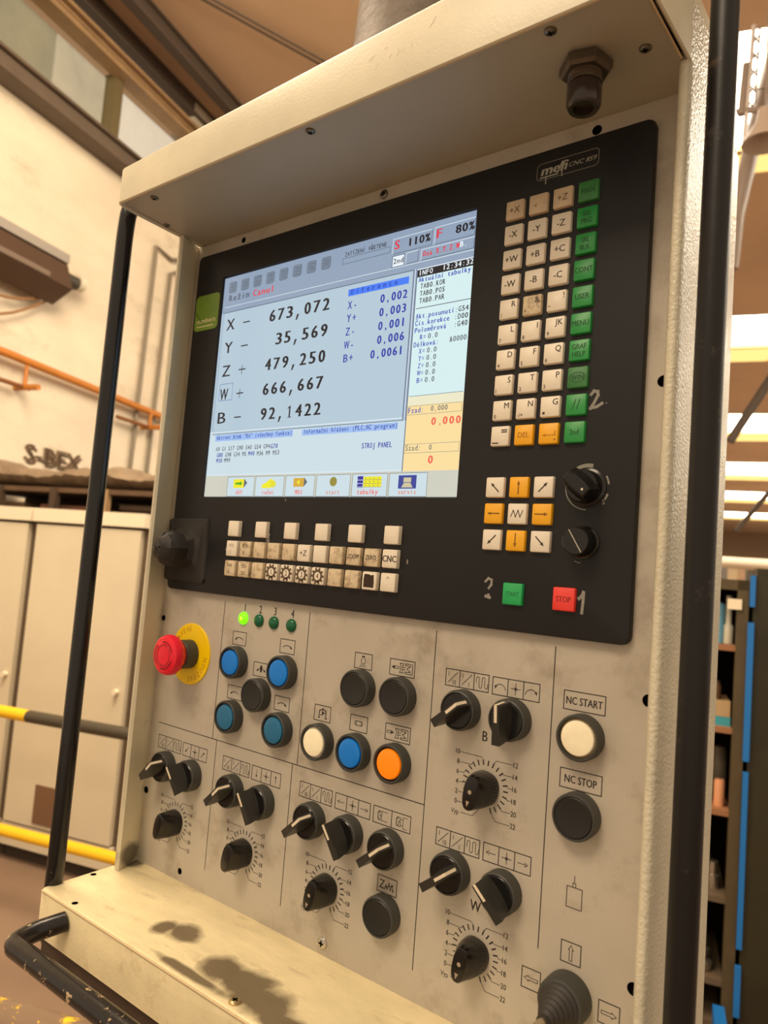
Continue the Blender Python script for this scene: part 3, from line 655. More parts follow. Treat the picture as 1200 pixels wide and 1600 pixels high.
L_(E_w, 6, 343, 516, 343, .5); L_(E_dk, 11, 346.5, 516, 347, .4)
# big axis values
for k, (ax, sg, val) in enumerate((('X', '-', '673,072'), ('Y', '-', ' 35,569'), ('Z', '+', '479,250'), ('W', '+', '666,667'), ('B', '-', '92,1422'))):
    v = 119.5+k*51
    lay(E_blk).text(ax, sx(21), sz(v), 24*PXH, w=25*PXW, bold=.34)
    uu = 84
    lay(E_blk).line([(sx(uu-9), sz(v-10.5)), (sx(uu+10), sz(v-10.5))], .95)
    if sg == '+': lay(E_blk).line([(sx(uu), sz(v-19)), (sx(uu), sz(v-1))], .6)
    h = 23.5*PXH; kf = h/cap_h()
    for i, ch in enumerate(val):
        if ch == ' ': continue
        u = 152+i*24.8
        if ch == ',': lay(E_blk).poly([(sx(u+8), sz(v-4)), (sx(u+14), sz(v-4)), (sx(u+9), sz(v+7)), (sx(u+5), sz(v+8))])
        elif ch == '1': lay(E_blk).poly([(sx(u+5), sz(v-19)), (sx(u+13.5), sz(v-24)), (sx(u+13.5), sz(v-1)), (sx(u+17.5), sz(v-.4)), (sx(u+17.5), sz(v+.5)), (sx(u+6), sz(v+.5)), (sx(u+6), sz(v-.4)), (sx(u+9.7), sz(v-1)), (sx(u+9.7), sz(v-18.5)), (sx(u+5), sz(v-17.5))])
        else: lay(E_blk).text(ch, sx(u+4), sz(v), h, w=15.2*PXW, bold=.66)
        if ch == '2': L_(E_blk, u+4, v-1.2, u+19, v-1.2, 1.0)
        if ch == '7': L_(E_blk, u+3, v-22, u+19, v-22, 1.0)
B_(E_dblue, 18, 238, 60, 274, .3)
F_(E_hl, 367, 89, 508, 102); MT(E_dblue, 'Diference', 370, 99, 9, 12.9, 6, bold=.08)
for k, (a, b, c0) in enumerate((('X-', '0,002', 445), ('Y+', '0,003', 445), ('Z-', '0,001', 445), ('W-', '0,006', 445), ('B+', '0,0061', 432))):
    v = 127.5+k*25.4; MT(E_dblue, a, 367, v-.5, 14, 13.2, bold=.12); MT(E_dblue, b, c0, v, 14.5, 12.7, 8.6, bold=.3)
# info column
F_(em('black_fill', (34, 30, 34)), 526, 82, 640, 95); MT(E_w, 'INFO', 528, 92.5, 8.5, 7.8, bold=.1); MT(E_w, '12:34:32', 578, 92, 8.5, 7.8, bold=.1)
MT(E_blue, 'Aktuální tabulky', 529, 104.5, 8.3, 6.7, bold=.12)
for k, t in enumerate(('TAB0.KOR', 'TAB0.POS', 'TAB0.PAR')): MT(E_blk, t, 534, 117+k*13, 8.6, 6.6, bold=.08)
L_(E_dk, 529, 151.5, 640, 151.5, .5)
MT(E_blue, 'Akt.posunutí', 529, 170, 8.4, 6.7, bold=.1); MT(E_blue, 'Čís.korekce', 529, 182.5, 8.4, 6.5, bold=.1); MT(E_blue, 'Poloměrová', 529, 195, 8.4, 6.6, bold=.1); MT(E_blue, 'Délková:', 529, 220.5, 8.4, 6.6, bold=.1)
for k, t in enumerate((':G54', ':D00', ':G40')): MT(E_blk, t, 609, 170+k*12.7, 8.6, 7, bold=.08)
MT(E_blue, 'R=', 541, 208, 8.4, 7, bold=.08); MT(E_gry, '0.0', 558, 208, 8.4, 7, bold=.1); MT(E_gry, '&0000', 603, 220, 8.6, 6.8, bold=.1)
for k, t in enumerate('XYZWB'): MT(E_blue, t+'=', 541, 233+k*12.8, 8.4, 7, bold=.06); MT(E_gry, '0.0', 558, 233+k*12.8, 8.4, 7, bold=.1)
L_(E_dk, 529, 306.5, 637, 306.5, .3); B_(E_midgrey, 528, 324, 637, 339, .25); B_(E_midgrey, 526, 390, 637, 405, .25)
MT(E_blue, 'Fzad:', 528, 336, 9, 6.8, bold=.05); MT(E_gry, '0,000', 575, 335, 8.4, 7, bold=.05); MT(E_lred, '0', 577, 359, 12, 12.4, 8, bold=.3); MT(E_lred, ',', 590, 359, 12, 12.4, 8, bold=.1); MT(E_lred, '000', 600, 359, 12, 12.8, 8, bold=.3)
MT(E_gry, 'Szad:', 528, 401, 9, 6.8, bold=.02); MT(E_gry, '0', 577, 401, 8.4, 7, bold=.02); MT(E_lred, '0', 576, 424, 12.5, 13, 8.5, bold=.3)
F_(E_hl2, 19, 349, 252, 362); MT(E_dblue, 'Aktivní blok "RA" (všechny funkce)', 23, 358.5, 8.4, 6.7, bold=.03); F_(E_hl2, 277, 350, 508, 362); MT(E_dblue, 'Informační hlášení (PLC,NC program)', 281, 359, 8.4, 6.5, bold=.03)
MT(E_blk, 'A0 G1 G17 G90 G40 G54 G94', 24, 383, 8.4, 6.72, bold=.02); MT(E_dblue, 'G70', 193, 383.5, 8.4, 6.9, bold=.1)
MT(E_dblue, 'G80', 29, 396, 8.4, 6.7, bold=.1); MT(E_blk, 'G98 G34 M5', 56, 396, 8.4, 6.7, bold=.02); MT(E_dblue, 'M40', 128, 396, 8.4, 6.7, bold=.1); MT(E_blk, 'M36 M9 M53', 154, 396.5, 8.4, 6.6, bold=.02)
MT(E_dblue, 'M30', 29, 408, 8.4, 6.7, bold=.1); MT(E_blk, 'M99', 54, 408, 8.4, 6.9, bold=.02); MT(E_dblue, 'STROJ PANEL', 430, 393, 9, 6.3, bold=.1)
# soft key row
L_(E_w, 6, 434, 524, 434, .3)
for u0, u1 in ((73, 155), (159, 240), (245, 322), (327, 410), (415, 495), (499, 579)): B_(E_gry, u0, 439, u1, 479.5, .3); F_(E_low, u0+1, 440, u1-1, 479)
F_(E_yel, 92, 444, 124, 462); lay(E_gry).poly([(sx(124), sz(443)), (sx(134), sz(452)), (sx(124), sz(462))]); F_(E_grn, 98, 451, 112, 455); lay(E_grn).poly([(sx(112), sz(448)), (sx(119), sz(453)), (sx(112), sz(458))])
lay(E_yel).poly([(sx(177), sz(457)), (sx(177), sz(463)), (sx(196), sz(463)), (sx(214), sz(461)), (sx(219), sz(455)), (sx(214), sz(449)), (sx(202), sz(444)), (sx(192), sz(450))])
for q in range(3): L_(E_gry, 203, 450+q*4, 217, 451+q*4, .2)
F_(em('amber', (215, 170, 60)), 266, 444, 294, 461); lay(E_gry).poly([(sx(294), sz(443)), (sx(303), sz(452)), (sx(294), sz(461))]); lay(em('olive', (150, 140, 60))).disc(sx(369), sz(452), 4.2, 16); lay(E_yel).poly([(sx(274), sz(452)), (sx(282), sz(447)), (sx(282), sz(457))])
F_(em('violet_fill', (60, 50, 150)), 427, 443, 440, 464); F_(E_yel, 441, 444, 482, 463)
for q in range(3):
    L_(E_gry, 441, 450+q*6.3, 482, 450+q*6.3, .25); L_(E_w, 427, 450+q*6.3, 440, 450+q*6.3, .3)
    for r_ in range(4): lay(E_gry).disc(sx(446+r_*9.5), sz(447+q*6.3), .5, 6)
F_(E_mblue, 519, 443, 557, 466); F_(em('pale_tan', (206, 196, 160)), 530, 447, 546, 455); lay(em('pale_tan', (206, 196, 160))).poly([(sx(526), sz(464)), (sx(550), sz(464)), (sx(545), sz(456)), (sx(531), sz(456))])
MT(E_lred, 'AUT', 101, 475.5, 8, 7, bold=.1); MT(E_lred, 'ruční', 180, 475.5, 8, 7, bold=.08); MT(E_lred, 'MDI', 272, 475.5, 8, 7, bold=.1); MT(E_lred, 'tabulky', 427, 475.5, 8.6, 7, bold=.08); MT(em('pale_red', (225, 140, 110)), 'servis', 519, 475.5, 8, 6.6, bold=.08); MT(em('pale_red', (225, 140, 110)), 'start', 352, 475.5, 8, 7, bold=.08)
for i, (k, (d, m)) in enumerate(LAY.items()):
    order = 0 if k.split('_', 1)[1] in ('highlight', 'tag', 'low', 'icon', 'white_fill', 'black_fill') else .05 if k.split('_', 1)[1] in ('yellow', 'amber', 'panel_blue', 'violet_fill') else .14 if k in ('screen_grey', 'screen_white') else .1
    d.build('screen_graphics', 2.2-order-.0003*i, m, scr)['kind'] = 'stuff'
# ---- keys
def key(x, z, m, w_=14.0, h=2.9, leg=None, label=None, lm=None, name='key'):
    g = G(); g.loft([[(a, 0, b) for a, b in rrect(x, z, w_+1.0, w_+1.0, .9, 2)], [(a, -h+.8, b) for a, b in rrect(x, z, w_+.7, w_+.7, .9, 2)], [(a, -h+.2, b) for a, b in rrect(x, z, w_+.3, w_+.3, .8, 2)], [(a, -h, b) for a, b in rrect(x, z, w_-.2, w_-.2, .7, 2)]], (False, True))
    o = g.build(name, m, ter, smooth=40, label=label)
    if leg:
        d = D(.45); leg(d, x, z); d.build('legend', -h-.1, lm or legd, o)
    return o
def big(t, h=4.6, xs=.95, b=.1): return lambda d, x, z: d.text(t, x, z-h/2, h, xs=xs, align='c', bold=b)
def two(a, b, ha=4.3): 
    def f(d, x, z):
        d.text(a, x+5.9, z+1.2, ha, xs=.95, align='r', bold=.06)
        if b: d.text(b, x-5.9, z-6.0, 2.9, xs=.9, bold=.04)
    return f
KX = [381.6+19.12*i for i in range(4)]; KZ = [312.3-19.14*i for i in range(10)]
grid = [('+X', None, '+Z'), ('-X', '-Y', '-Z'), ('+W', '+B', '+C'), ('-W', '-B', '-C')]
for r_, row in enumerate(grid):
    for c_, t in enumerate(row):
        if t is None: key(KX[c_], KZ[r_], keyd if 0 else mat('yellowed_key_plastic', (214, 190, 158), .45, var=.15, vscale=120), leg=lambda d, x, z: d.line([(x-3.5, z-.5), (x-1.5, z-2), (x-1.6, z+.5)], .5), lm=legf, label='worn key with rubbed-off legend')
        else: key(KX[c_], KZ[r_], mat('yellowed_key_plastic', (214, 190, 158), .45, var=.15, vscale=120) if r_ == 0 else keyw, leg=big(t, 4.8), label='white key marked '+t, lm=legd if r_ else mat('key_legend_soft', (110, 88, 66), .6))  # darker key colour in the top row paints the hood's shadow
grid2 = [(('R', '/'), ('&', '*'), ('!', '"')), (('L', '7'), ('I', '8'), ('JK', '9')), (('D', '4'), ('F', '5'), ('Q', '6')), (('S', '1'), ('T', '2'), ('P', '3')), (('M', '0'), ('N', '-/+'), ('G', '.'))]
for r_, row in enumerate(grid2):
    for c_, (a, b) in enumerate(row):
        if b == '.': f = lambda d, x, z, a=a: (d.text(a, x+5.9, z+1.2, 4.3, align='r', bold=.06), d.fill(x-5.4, z-5.4, x-3.6, z-3.6))
        else: f = two(a, b)
        key(KX[c_], KZ[4+r_], keyd if a == '&' else keyw, leg=f, label='white key marked %s and %s' % (a, b) if b not in '.' else 'white key marked G')
key(KX[0], KZ[9], keyw, leg=lambda d, x, z: (d.line([(x+1.5, z+4.4), (x+5.5, z+4.4)], .7), d.line([(x+1.5, z+2.9), (x+5.5, z+2.9)], .7), d.line([(x-5.6, z-5.2), (x-1.2, z-5.2)], .7)), label='white key marked equals')
key(KX[1], KZ[9], keyy, leg=big('DEL', 3.9, .9), lm=legy, label='yellow key marked DEL')
key(KX[2], KZ[9], keyy, leg=lambda d, x, z: (d.arrow(x+2.2, z-1.2, x-4.6, z-1.2, .4, 2.4, 1), d.line([(x+5, z+1.5), (x+5, z-1.2), (x+3, z-1.2)], .5), d.disc(x+5, z-4.4, .8)), lm=legy, label='yellow enter key')
gl = [('MAN',), ('SEL', 'PRG'), ('SEL', 'BLK'), ('CONT',), ('USER',), ('MENU',), ('GRAF', 'HELP'), ('WIN',), ('//',), ('2nd',)]
for r_, t in enumerate(gl):
    def f(d, x, z, t=t):
        if len(t) == 2: d.text(t[0], x, z+.8, 3.6, xs=.82, align='c', bold=.08); d.text(t[1], x, z-4.6, 3.6, xs=.82, align='c', bold=.08)
        elif t[0] == '//': d.line([(x-2.2, z-3.2), (x-.2, z+3.4)], .5); d.line([(x+.8, z-3.2), (x+2.8, z+3.4)], .5)
        else: d.text(t[0], x, z-1.8, 3.7, xs=.85, align='c', bold=.08)
        if t[0] == 'WIN': d.arc(x, z, 5.8, 0, 360, .35, 20, rz=3.4)
    key(KX[3], KZ[r_], keyg2 if r_ in (0, 7) else keyg, leg=f, lm=leggd, label='green key marked '+' '.join(t) if r_ else 'green key with blurred legend')
for r_ in range(3):
    for c_ in range(3):
        x, z = 380.3+19.15*c_, 102.3-19.15*r_
        dx, dz = (c_-1), (1-r_)
        def f(d, x, z, dx=dx, dz=dz):
            if dx == dz == 0: d.line([(x-4.6, z-2), (x-2.8, z+2.6), (x-.9, z-2.4), (x+.9, z+2.6), (x+2.6, z-2.4), (x+4.6, z+2.4)], .5)
            else:
                l = 4.4 if dx and dz else 4.8; k = .72 if dx and dz else 1
                d.arrow(x-dx*l*k, z-dz*l*k, x+dx*l*k, z+dz*l*k, .75, 3, 1.3)
        ym = (dx == 0) != (dz == 0)
        nm = {(-1, 1): 'up-left', (0, 1): 'up', (1, 1): 'up-right', (-1, 0): 'left', (0, 0): 'wave', (1, 0): 'right', (-1, -1): 'down-left', (0, -1): 'down', (1, -1): 'down-right'}[(dx, dz)]
        key(x, z, keyy if ym else keyw, leg=f, lm=(mat('amber_legend', (140, 90, 10), .6) if ym else legd), label=('yellow' if ym else 'white')+' jog key with %s arrow' % nm if nm != 'wave' else 'white jog key with zigzag')
key(399.8, 26.2, mat('bright_green_key', (30, 168, 90), .4), 14.6, leg=big('START', 3.2, .75, .02), lm=mat('start_legend', (20, 110, 60), .6), label='green START key')
key(438.3, 25.9, keyr, 15, leg=big('STOP', 3.8, .8, .1), lm=mat('stop_legend', (150, 30, 28), .6), label='red STOP key')
LX = [100.3+18.98*i for i in range(11)]; LZ = [64.3, 45.3, 26.4]
for i in range(6): key(LX[2*i], LZ[0], keyw, 14, 4.2, label='blank white key under the screen')
def gear_leg(n):
    def f(d, x, z):
        d.arc(x, z, 4.5, 0, 360, 1.5, 20)
        for q in range(10): a = 2*PI*q/10; d.line([(x+4.8*math.cos(a), z+4.8*math.sin(a)), (x+6.2*math.cos(a), z+6.2*math.sin(a))], 1.7)
        d.text(n, x, z-2.3, 4.6, xs=.9, align='c', bold=.08)
    return f
def tl(a, b): return lambda d, x, z: (d.text(a, x-3.6, z+1.2, 3.2, xs=.85), d.text(b, x-2.2, z-5, 3.2, xs=.85) if b else None)
row2 = [(keyw, tl('POS', 'C'), legf), (keyd, tl('KOR', 'R'), legd), (keyd, None, None), (keyd, None, None), (keyd, None, None), (keyw, big('+Z', 5), mat('pencil_legend', (84, 70, 50), .6)), (keyw, None, None), (keyd, None, None), (keyd, big('ZOOM', 3.7, .72), legd), (keyd, big('ZERO', 3.7, .8), legd), (keyw, big('CNC', 5, .88, .22), legd)]
row3 = [(keyd, tl('PAR', 'A'), legd), (keyd, tl('TCH', '2D'), legd), (keyd, None, None), (keyw, gear_leg('1'), mat('gear_legend', (96, 76, 56), .6)), (keyw, gear_leg('2'), MAT.get('gear_legend')), (keyw, gear_leg('3'), None), (keyw, gear_leg('4'), None), (keyd, None, None), (keyd, None, None), (keyd, 'burnt', None), (keyw, lambda d, x, z: d.line([(x-1.4, z+3), (x, z+4.6), (x+1.4, z+3)], .4), legf)]
for j, row in enumerate((row2, row3)):
    for i, (m, f, lm) in enumerate(row):
        if f == 'burnt':
            o = key(LX[i], LZ[1+j], keyw, 14, 4.2, leg=lambda d, x, z: d.poly([(x-5.4, z-5.2), (x+5, z-5.4), (x+5.2, z-1), (x+4.6, z+5.2), (x+2, z+4.6), (x-1, z+5.4), (x-5, z+5.3), (x-5.6, z+1)]), lm=keydark, label='key with its face burnt out dark brown')
        else: key(LX[i], LZ[1+j], m, 14, 4.2, leg=f, lm=(lm or MAT['gear_legend']) if f else None, label='soiled tan key' if m is keyd and not f else None)
# ---- terminal knobs
g = G(); g.lathey(449.4, 102.1, [(13.5, 0), (13.5, -1), (12.6, -1.6), (11.4, -2), (11.2, -9.5), (10.4, -10.6)], 30, (False, True)); k1 = g.build('rotary_knob', blk, ter, smooth=35)
g = G(); c, s_ = math.cos(math.radians(140)), math.sin(math.radians(140))
def kb(hl, hw, y): return [(449.4+a*c-b*s_, y, 102.1+a*s_+b*c) for a, b in ((hl, -hw), (hl, hw), (hl*.4, hw*1.25), (-hl*.4, hw*1.25), (-hl, hw), (-hl, -hw), (-hl*.4, -hw*1.25), (hl*.4, -hw*1.25))]
g.loft([kb(11, 6.5, -10), kb(10.6, 4.4, -14), kb(10, 3.4, -18.6), kb(9, 2.6, -19.4)], (False, True)); g.build('knob_grip', blk, k1, smooth=30)
d = D(); d.disc(449.4-6*c, 102.1-6*s_, .8, 8); d.build('knob_mark', -19.5, whitep, k1)
g = G(); n = 40
g.loft([[(449.4+(r-(.5 if i % 2 and f_ else 0))*math.cos(2*PI*i/n), y, 64.8+(r-(.5 if i % 2 and f_ else 0))*math.sin(2*PI*i/n)) for i in range(n)] for r, y, f_ in ((11, 0, 0), (11, -1.6, 0), (10, -2.4, 0), (9.8, -3, 1), (9.4, -14, 1), (9.2, -14.6, 0), (8.6, -15.4, 0))], (False, True)); k2 = g.build('rotary_knob', blk, ter, smooth=35)
d = D(); a = math.radians(-58); d.line([(449.4-8.4*math.cos(a), 64.8-8.4*math.sin(a)), (449.4+8.4*math.cos(a), 64.8+8.4*math.sin(a))], .5); d.build('knob_mark', -15.5, mat('pale_line', (190, 180, 165), .5), k2)
rnd = mat('printed_ring', (140, 136, 126), .6)
d = D(); d.arc(449.4, 102.1, 15.2, 150, 268, .6, 20); d.arc(449.4, 102.1, 15.2, 138, 150, 1, 6); d.arc(449.4, 102.1, 15, 118, 136, 1.6, 6); d.arc(449.4, 102.1, 14.8, 97, 116, 2.2, 6); d.arc(449.4, 102.1, 14.8, 82, 94, 2.2, 6); d.arc(449.4, 102.1, 15, 10, 28, 1, 6); d.arc(449.4, 102.1, 15, -32, -20, 1.2, 6); d.text('S', 460.2, 90.6, 3.6, bold=.1); d.arc(449.4, 64.8, 14, 245, 262, .4, 5); d.build('printed_ring', -.12, rnd, fp)['kind'] = 'stuff'
# logo and hand-painted marks
lm_ = mat('logo_silver', (162, 158, 144), .5); ll = mat('logo_line', (122, 120, 112), .5)
d = D(.45); P_ = rrect(420.5, 337.5, 47.4, 12.6, 3, 4); d.line(P_+[P_[0]], .4); d.build('logo_outline', -.12, ll, fp)
d = D(); d.text('mefi', 400.2, 334.6, 7.2, w=19.5, bold=.45, shear=.25); d.line([(399.8, 333.0), (413, 333.0), (416.6, 341.4)], .8); d.text('CNC 859', 421.5, 335.6, 3.3, w=20.5, shear=.35, bold=.02); d.build('logo_lettering', -.12, lm_, fp)
d = D(1.5); d.line([(448.6, 166), (450.4, 168.2), (453, 167.6), (453.4, 165), (451.2, 160.6), (448.6, 156.4), (453, 157.2), (456.4, 159.2)], 1.7); d.disc(459.6, 159.2, .45)
d.line([(376.4, 33.6), (378.6, 36), (381.4, 35), (381.2, 31.6), (379.4, 29)], 1.4); d.line([(377.4, 23), (380.4, 22.4)], 1.8); d.line([(379.4, 24), (379, 22.6)], 1.6)
d.line([(448.2, 27.4), (450.4, 29.4), (451, 31.4)], 1.9); d.line([(451.2, 31.2), (451, 24), (450.6, 18)], 1.6)
for (x, z, r_, q) in ((89.6, 62.6, 1.5, 2.6), (88.8, 44.2, 1.5, 2.2), (163.4, 92.5, .6, 1.2), (305, 44, .7, 2)): d.disc(x, z, r_, 10, q)
d.poly([(147.6, 61.6), (144.4, 59.6), (142.4, 56.4), (143.2, 53.4), (146.4, 50.6), (147.2, 54.6), (146.4, 58)])
d.line([(404.2, 332), (404.2, 328)], .9); d.line([(416.6, 334), (416.8, 330.8)], .9)
d.build('marker_scribble', -.13, chalk, fp)['kind'] = 'stuff'
# rubber plug cover at the lower left
g = G(); g.loft([[(x, y, z) for x, z in rrect(28, 41, w_, w_*1.02, r_, 3)] for w_, r_, y in ((62, 3, 0), (62, 3, -1.6), (60, 4, -2.2), (44, 12, -3.6), (38, 17, -6), (34, 16.9, -12), (34.5, 17.2, -20), (33, 16.4, -25), (28, 14, -30), (19, 9.5, -33.6), (9, 4.5, -35), (1, .5, -35.2))], (False, True))
rr = random.Random(5); g.V = [(x+rr.uniform(-.9, .9), y+rr.uniform(-.9, .9) if y < -3 else y, z+rr.uniform(-.9, .9)) for x, y, z in g.V]
g.build('rubber_plug_cover', rubber, ter, smooth=22, label='black rubber plug cover with torn flap')
# green sticker: a thing of its own, stuck on the terminal
g = G(); P0 = rrect(22, 290.4, 38, 38.4, 5, 5); g.loft([[(x, -.02, z) for x, z in P0], [(x, -.3, z) for x, z in P0]], (False, True))
stk = g.build('sticker', mat('green_sticker', (126, 160, 50), .35, var=.12, vscale=60), None); tag(stk, 'small rounded green sticker beside the screen', 'sticker')
d = D(); d.text('zumbers', 6.6, 279.4, 5.0, w=30.5, bold=.25, rot=0); d.build('sticker_lettering', -.4, mat('sticker_cream', (236, 226, 170), .5), stk)
d = D(); 
for q in range(9): d.line([(8+q*3, 275.6), (10+q*3, 275.6)], 1.0)
d.build('sticker_small_print', -.4, mat('sticker_cream', (236, 226, 170), .5), stk)
d = D(); d.line([(4, 292), (15, 280.5)], .7); d.build('sticker_crease', -.42, mat('sticker_crease', (70, 92, 24), .5), stk)

# ================================================================== THE HALL
def hm_box(g, a0, a1, b0, b1, z0, z1): g.add([tuple(H(a, b, z)) for a in (a0, a1) for b in (b0, b1) for z in (z0, z1)], [(0, 1, 3, 2), (4, 6, 7, 5), (0, 4, 5, 1), (2, 3, 7, 6), (0, 2, 6, 4), (1, 5, 7, 3)][::1])
def hbox(name, a0, a1, b0, b1, z0, z1, m, parent=None, label=None):
    g = G(); hm_box(g, a0, a1, b0, b1, z0, z1); return g.build(name, m, parent, None, label, sc=1)
def htube(name, P, r, m, parent=None, n=10, smooth=60, label=None):
    g = G(); g.tube([H(*p) for p in P], r, n); return g.build(name, m, parent, smooth, label, sc=1)
wallm = mat('cream_plaster', (226, 214, 192), .9, var=.16, vscale=.7, dirt=((150, 130, 105), .9, .56, .74, .5), stretch=(1, 1, 2.2))
floor_m = mat('brown_floor', (132, 108, 88), .6, var=.25, vscale=1.2)
ceilm = mat('brown_ceiling_boards', (206, 176, 146), .85, var=.12, vscale=.5)
greym = mat('grey_steel_duct', (150, 140, 128), .5, .2, var=.2, vscale=2)
brownm = mat('brown_girder_paint', (98, 84, 70), .6, var=.2, vscale=2)
darkm = mat('dark_roof_truss', (84, 72, 62), .7)
o = hbox('floor', -4, 74, -6.3, 16, -.2, 0, floor_m); tag(o, kind='structure')
o = hbox('wall_left', -1, 74, -6.4, -6.0, 0, 6.05, wallm); tag(o, kind='structure')
o = hbox('wall_left', 7.62, 74, -6.4, -6.05, 6.05, 7.7, mat('upper_wall', (190, 180, 160), .9, var=.2, vscale=1)); tag(o, kind='structure')
o = hbox('wall_far', 73.6, 74, -6.3, 16, 0, 7.7, mat('far_wall', (150, 125, 100), .9, var=.2, vscale=.3)); tag(o, kind='structure')
# crane runway girder and boards along the wall
def structure(o): return tag(o, kind='structure')
o = structure(hbox('trim_1', -1, 40, -6.3, -5.75, 5.86, 6.0, brownm)); hbox('flange', -1, 40, -6.0, -5.70, 6.0, 6.03, brownm, o)
o = structure(hbox('trim_2', -1, 40, -6.15, -5.95, 7.0, 7.06, mat('wooden_batten', (164, 134, 98), .6, var=.25, vscale=3)))
for k in range(3): hbox('batten', -1, 40, -6.1+.07*k, -6.04+.07*k, 7.06+.03*k, 7.1+.03*k, mat('wooden_batten', (164, 134, 98), .6), o)
# clerestory window: glass panes between posts
glassm = mat('dusty_lit_glass', (120, 116, 96), .25, var=.5, vscale=.9, emit=(150, 145, 120), es=.45)
glassb = mat('bright_lit_glass', (160, 155, 140), .2, var=.4, vscale=.8, emit=(225, 215, 195), es=.62)
win = hbox('window_1', -1, 7.6, -6.32, -6.28, 6.03, 7.0, mat('window_frame_backing', (150, 140, 118), .8)); structure(win)
for a0, a1, m_ in ((-1, 1.6, glassm), (1.7, 3.9, glassm), (4.0, 5.5, glassm), (5.52, 6.24, mat('hazy_lit_glass', (150, 144, 124), .2, var=.55, vscale=1.1, emit=(176, 168, 144), es=.6)), (6.4, 7.6, glassb)): hbox('pane', a0, a1, -6.27, -6.24, 6.05, 7.0, m_, win)
for a in (1.65, 3.95, 6.32): hbox('window_post', a-.06, a+.06, -6.28, -6.1, 6.03, 7.05, mat('olive_post', (110, 98, 66), .6), win)
# ceiling with openings for the skylight strips
CZ = 7.6
strips = [(8.1, 10.35, 11.04), (16.86, 18.94, 20.26), (26.2, 29.2, 30.8), (35.8, 39.4, 41.2), (45.8, 49.2, 51.1), (57.0, 60.4, 62.2)]
ceil = hbox('ceiling', 2.2, 74, -7.2, -.6, CZ, CZ+.1, ceilm); structure(ceil)
prev = 2.2
for s0, s1, s2 in strips+[(74, 74, 74)]:
    hbox('ceiling_panel', prev, s0, -.6, 16, CZ, CZ+.1, ceilm, ceil); prev = s2
sky_m = mat('skylight_glass', (255, 250, 240), .4, emit=(255, 244, 222), es=11)
skyy = mat('yellowed_skylight_sheet', (240, 215, 140), .5, emit=(250, 222, 140), es=1.0)
for i, (s0, s1, s2) in enumerate(strips):
    wn = hbox('window_%d' % (i+2), s0, s2, -.6, 16, CZ+.12, CZ+.16, mat('skylight_back', (200, 190, 160), .8)); structure(wn)
    n = 12 if i < 3 else 6; bw = 16.6/n
    for k in range(n):
        hbox('pane', s0+.03, s1-.03, -.6+k*bw+.03, -.6+(k+1)*bw-.03, CZ+.02, CZ+.05, sky_m, wn)
        hbox('sheet', s1+.03, s2-.03, -.6+k*bw+.02, -.6+(k+1)*bw-.02, CZ+.0, CZ+.04, skyy, wn)
    hbox('glazing_bar', s1-.05, s1+.05, -.6, 16, CZ-.06, CZ+.04, mat('yellow_glazing_bar', (214, 180, 110), .6), wn)
# roof beams
def beam(b, wd, z0): 
    o = hbox('roof_beam', 3, 40, b-wd/2, b+wd/2, z0, CZ-.005, darkm); return o
for i, (b, wd, lab) in enumerate(((-6.08, .13, 'dark roof beam nearest the upper wall windows'), (-5.55, .13, 'dark roof beam above the hood, second from the wall'))):
    e = empty('roof_beam', H(3, b, 7.4), lab, 'beam', None)
    hbox('web', 3, 60, b-.02, b+.02, 7.42, CZ-.01, darkm, e); hbox('flange', 3, 60, b-wd/2, b+wd/2, 7.38, 7.42, darkm, e); hbox('flange', 3, 60, b-wd/2, b+wd/2, CZ-.03, CZ-.006, darkm, e)
o = htube('ceiling_conduit', [(5.2, -5.95, 7.45), (5.83, -6.12, 7.5), (7.27, -6.54, 7.55)], .035, darkm); tag(o, 'thin dark conduit crossing the brown ceiling by the wall', 'pipe')
e = empty('roof_brace', H(6.2, -4.78, 7.5), 'pair of thin rods running across the brown ceiling', 'brace')
for k in (0, .09): htube('rod', [(4.6, -5.80+k, 7.52), (9.0, -3.0+k, 7.52)], .014, darkm, e)
# pipes and lettering on the left wall
orm = mat('orange_gas_pipe', (196, 122, 40), .45, var=.15, vscale=3)
e = empty('gas_pipe', H(5, -5.9, 3.34), 'orange gas pipe running along the cream wall', 'pipe'); htube('pipe_run', [(0, -5.86, 3.42), (5.08, -5.88, 3.385), (7.5, -5.9, 3.30), (30, -5.92, 3.2)], .04, orm, e, 12)
for a in (5.3, 7.17):
    htube('pipe_bracket', [(a, -6.0, 3.12), (a, -5.7, 3.12)], .03, orm, e); htube('pipe_bracket', [(a+.0, -5.88, 3.34), (a+.0, -5.88, 3.12)], .02, orm, e); htube('pipe_bracket', [(a-.55, -5.9, 3.13), (a+.06, -5.88, 3.12)], .022, mat('bracket_brown', (130, 80, 34), .6), e)
gp = mat('grey_wall_pipe', (128, 118, 100), .5)
e = empty('grey_pipe', H(7.03, -5.95, 2.4), 'thin grey wall pipe whose top jogs to the right, left of two', 'pipe'); htube('pipe_run', [(7.0, -5.96, 1.6), (7.0, -5.96, 2.6), (7.05, -5.96, 5.34), (7.35, -5.96, 5.3), (7.6, -5.96, 5.4), (9.4, -5.96, 5.4)], .024, gp, e)
e = empty('grey_pipe', H(7.33, -5.95, 2.4), 'thin grey wall pipe bent right below its neighbour, nearer the console', 'pipe'); htube('pipe_run', [(7.3, -5.96, 1.6), (7.3, -5.96, 2.6), (7.36, -5.96, 5.12), (7.5, -5.96, 5.2), (9.4, -5.96, 5.2)], .024, gp, e)
def wallmesh(name, d, bw, a0, z0, m, label, cat):
    V = [tuple(H(a0+v[0], bw, z0+v[1])) for v in d.V]; o = mesh(name, V, [f for f in d.F], m, None, None, None, 1); return tag(o, label, cat)
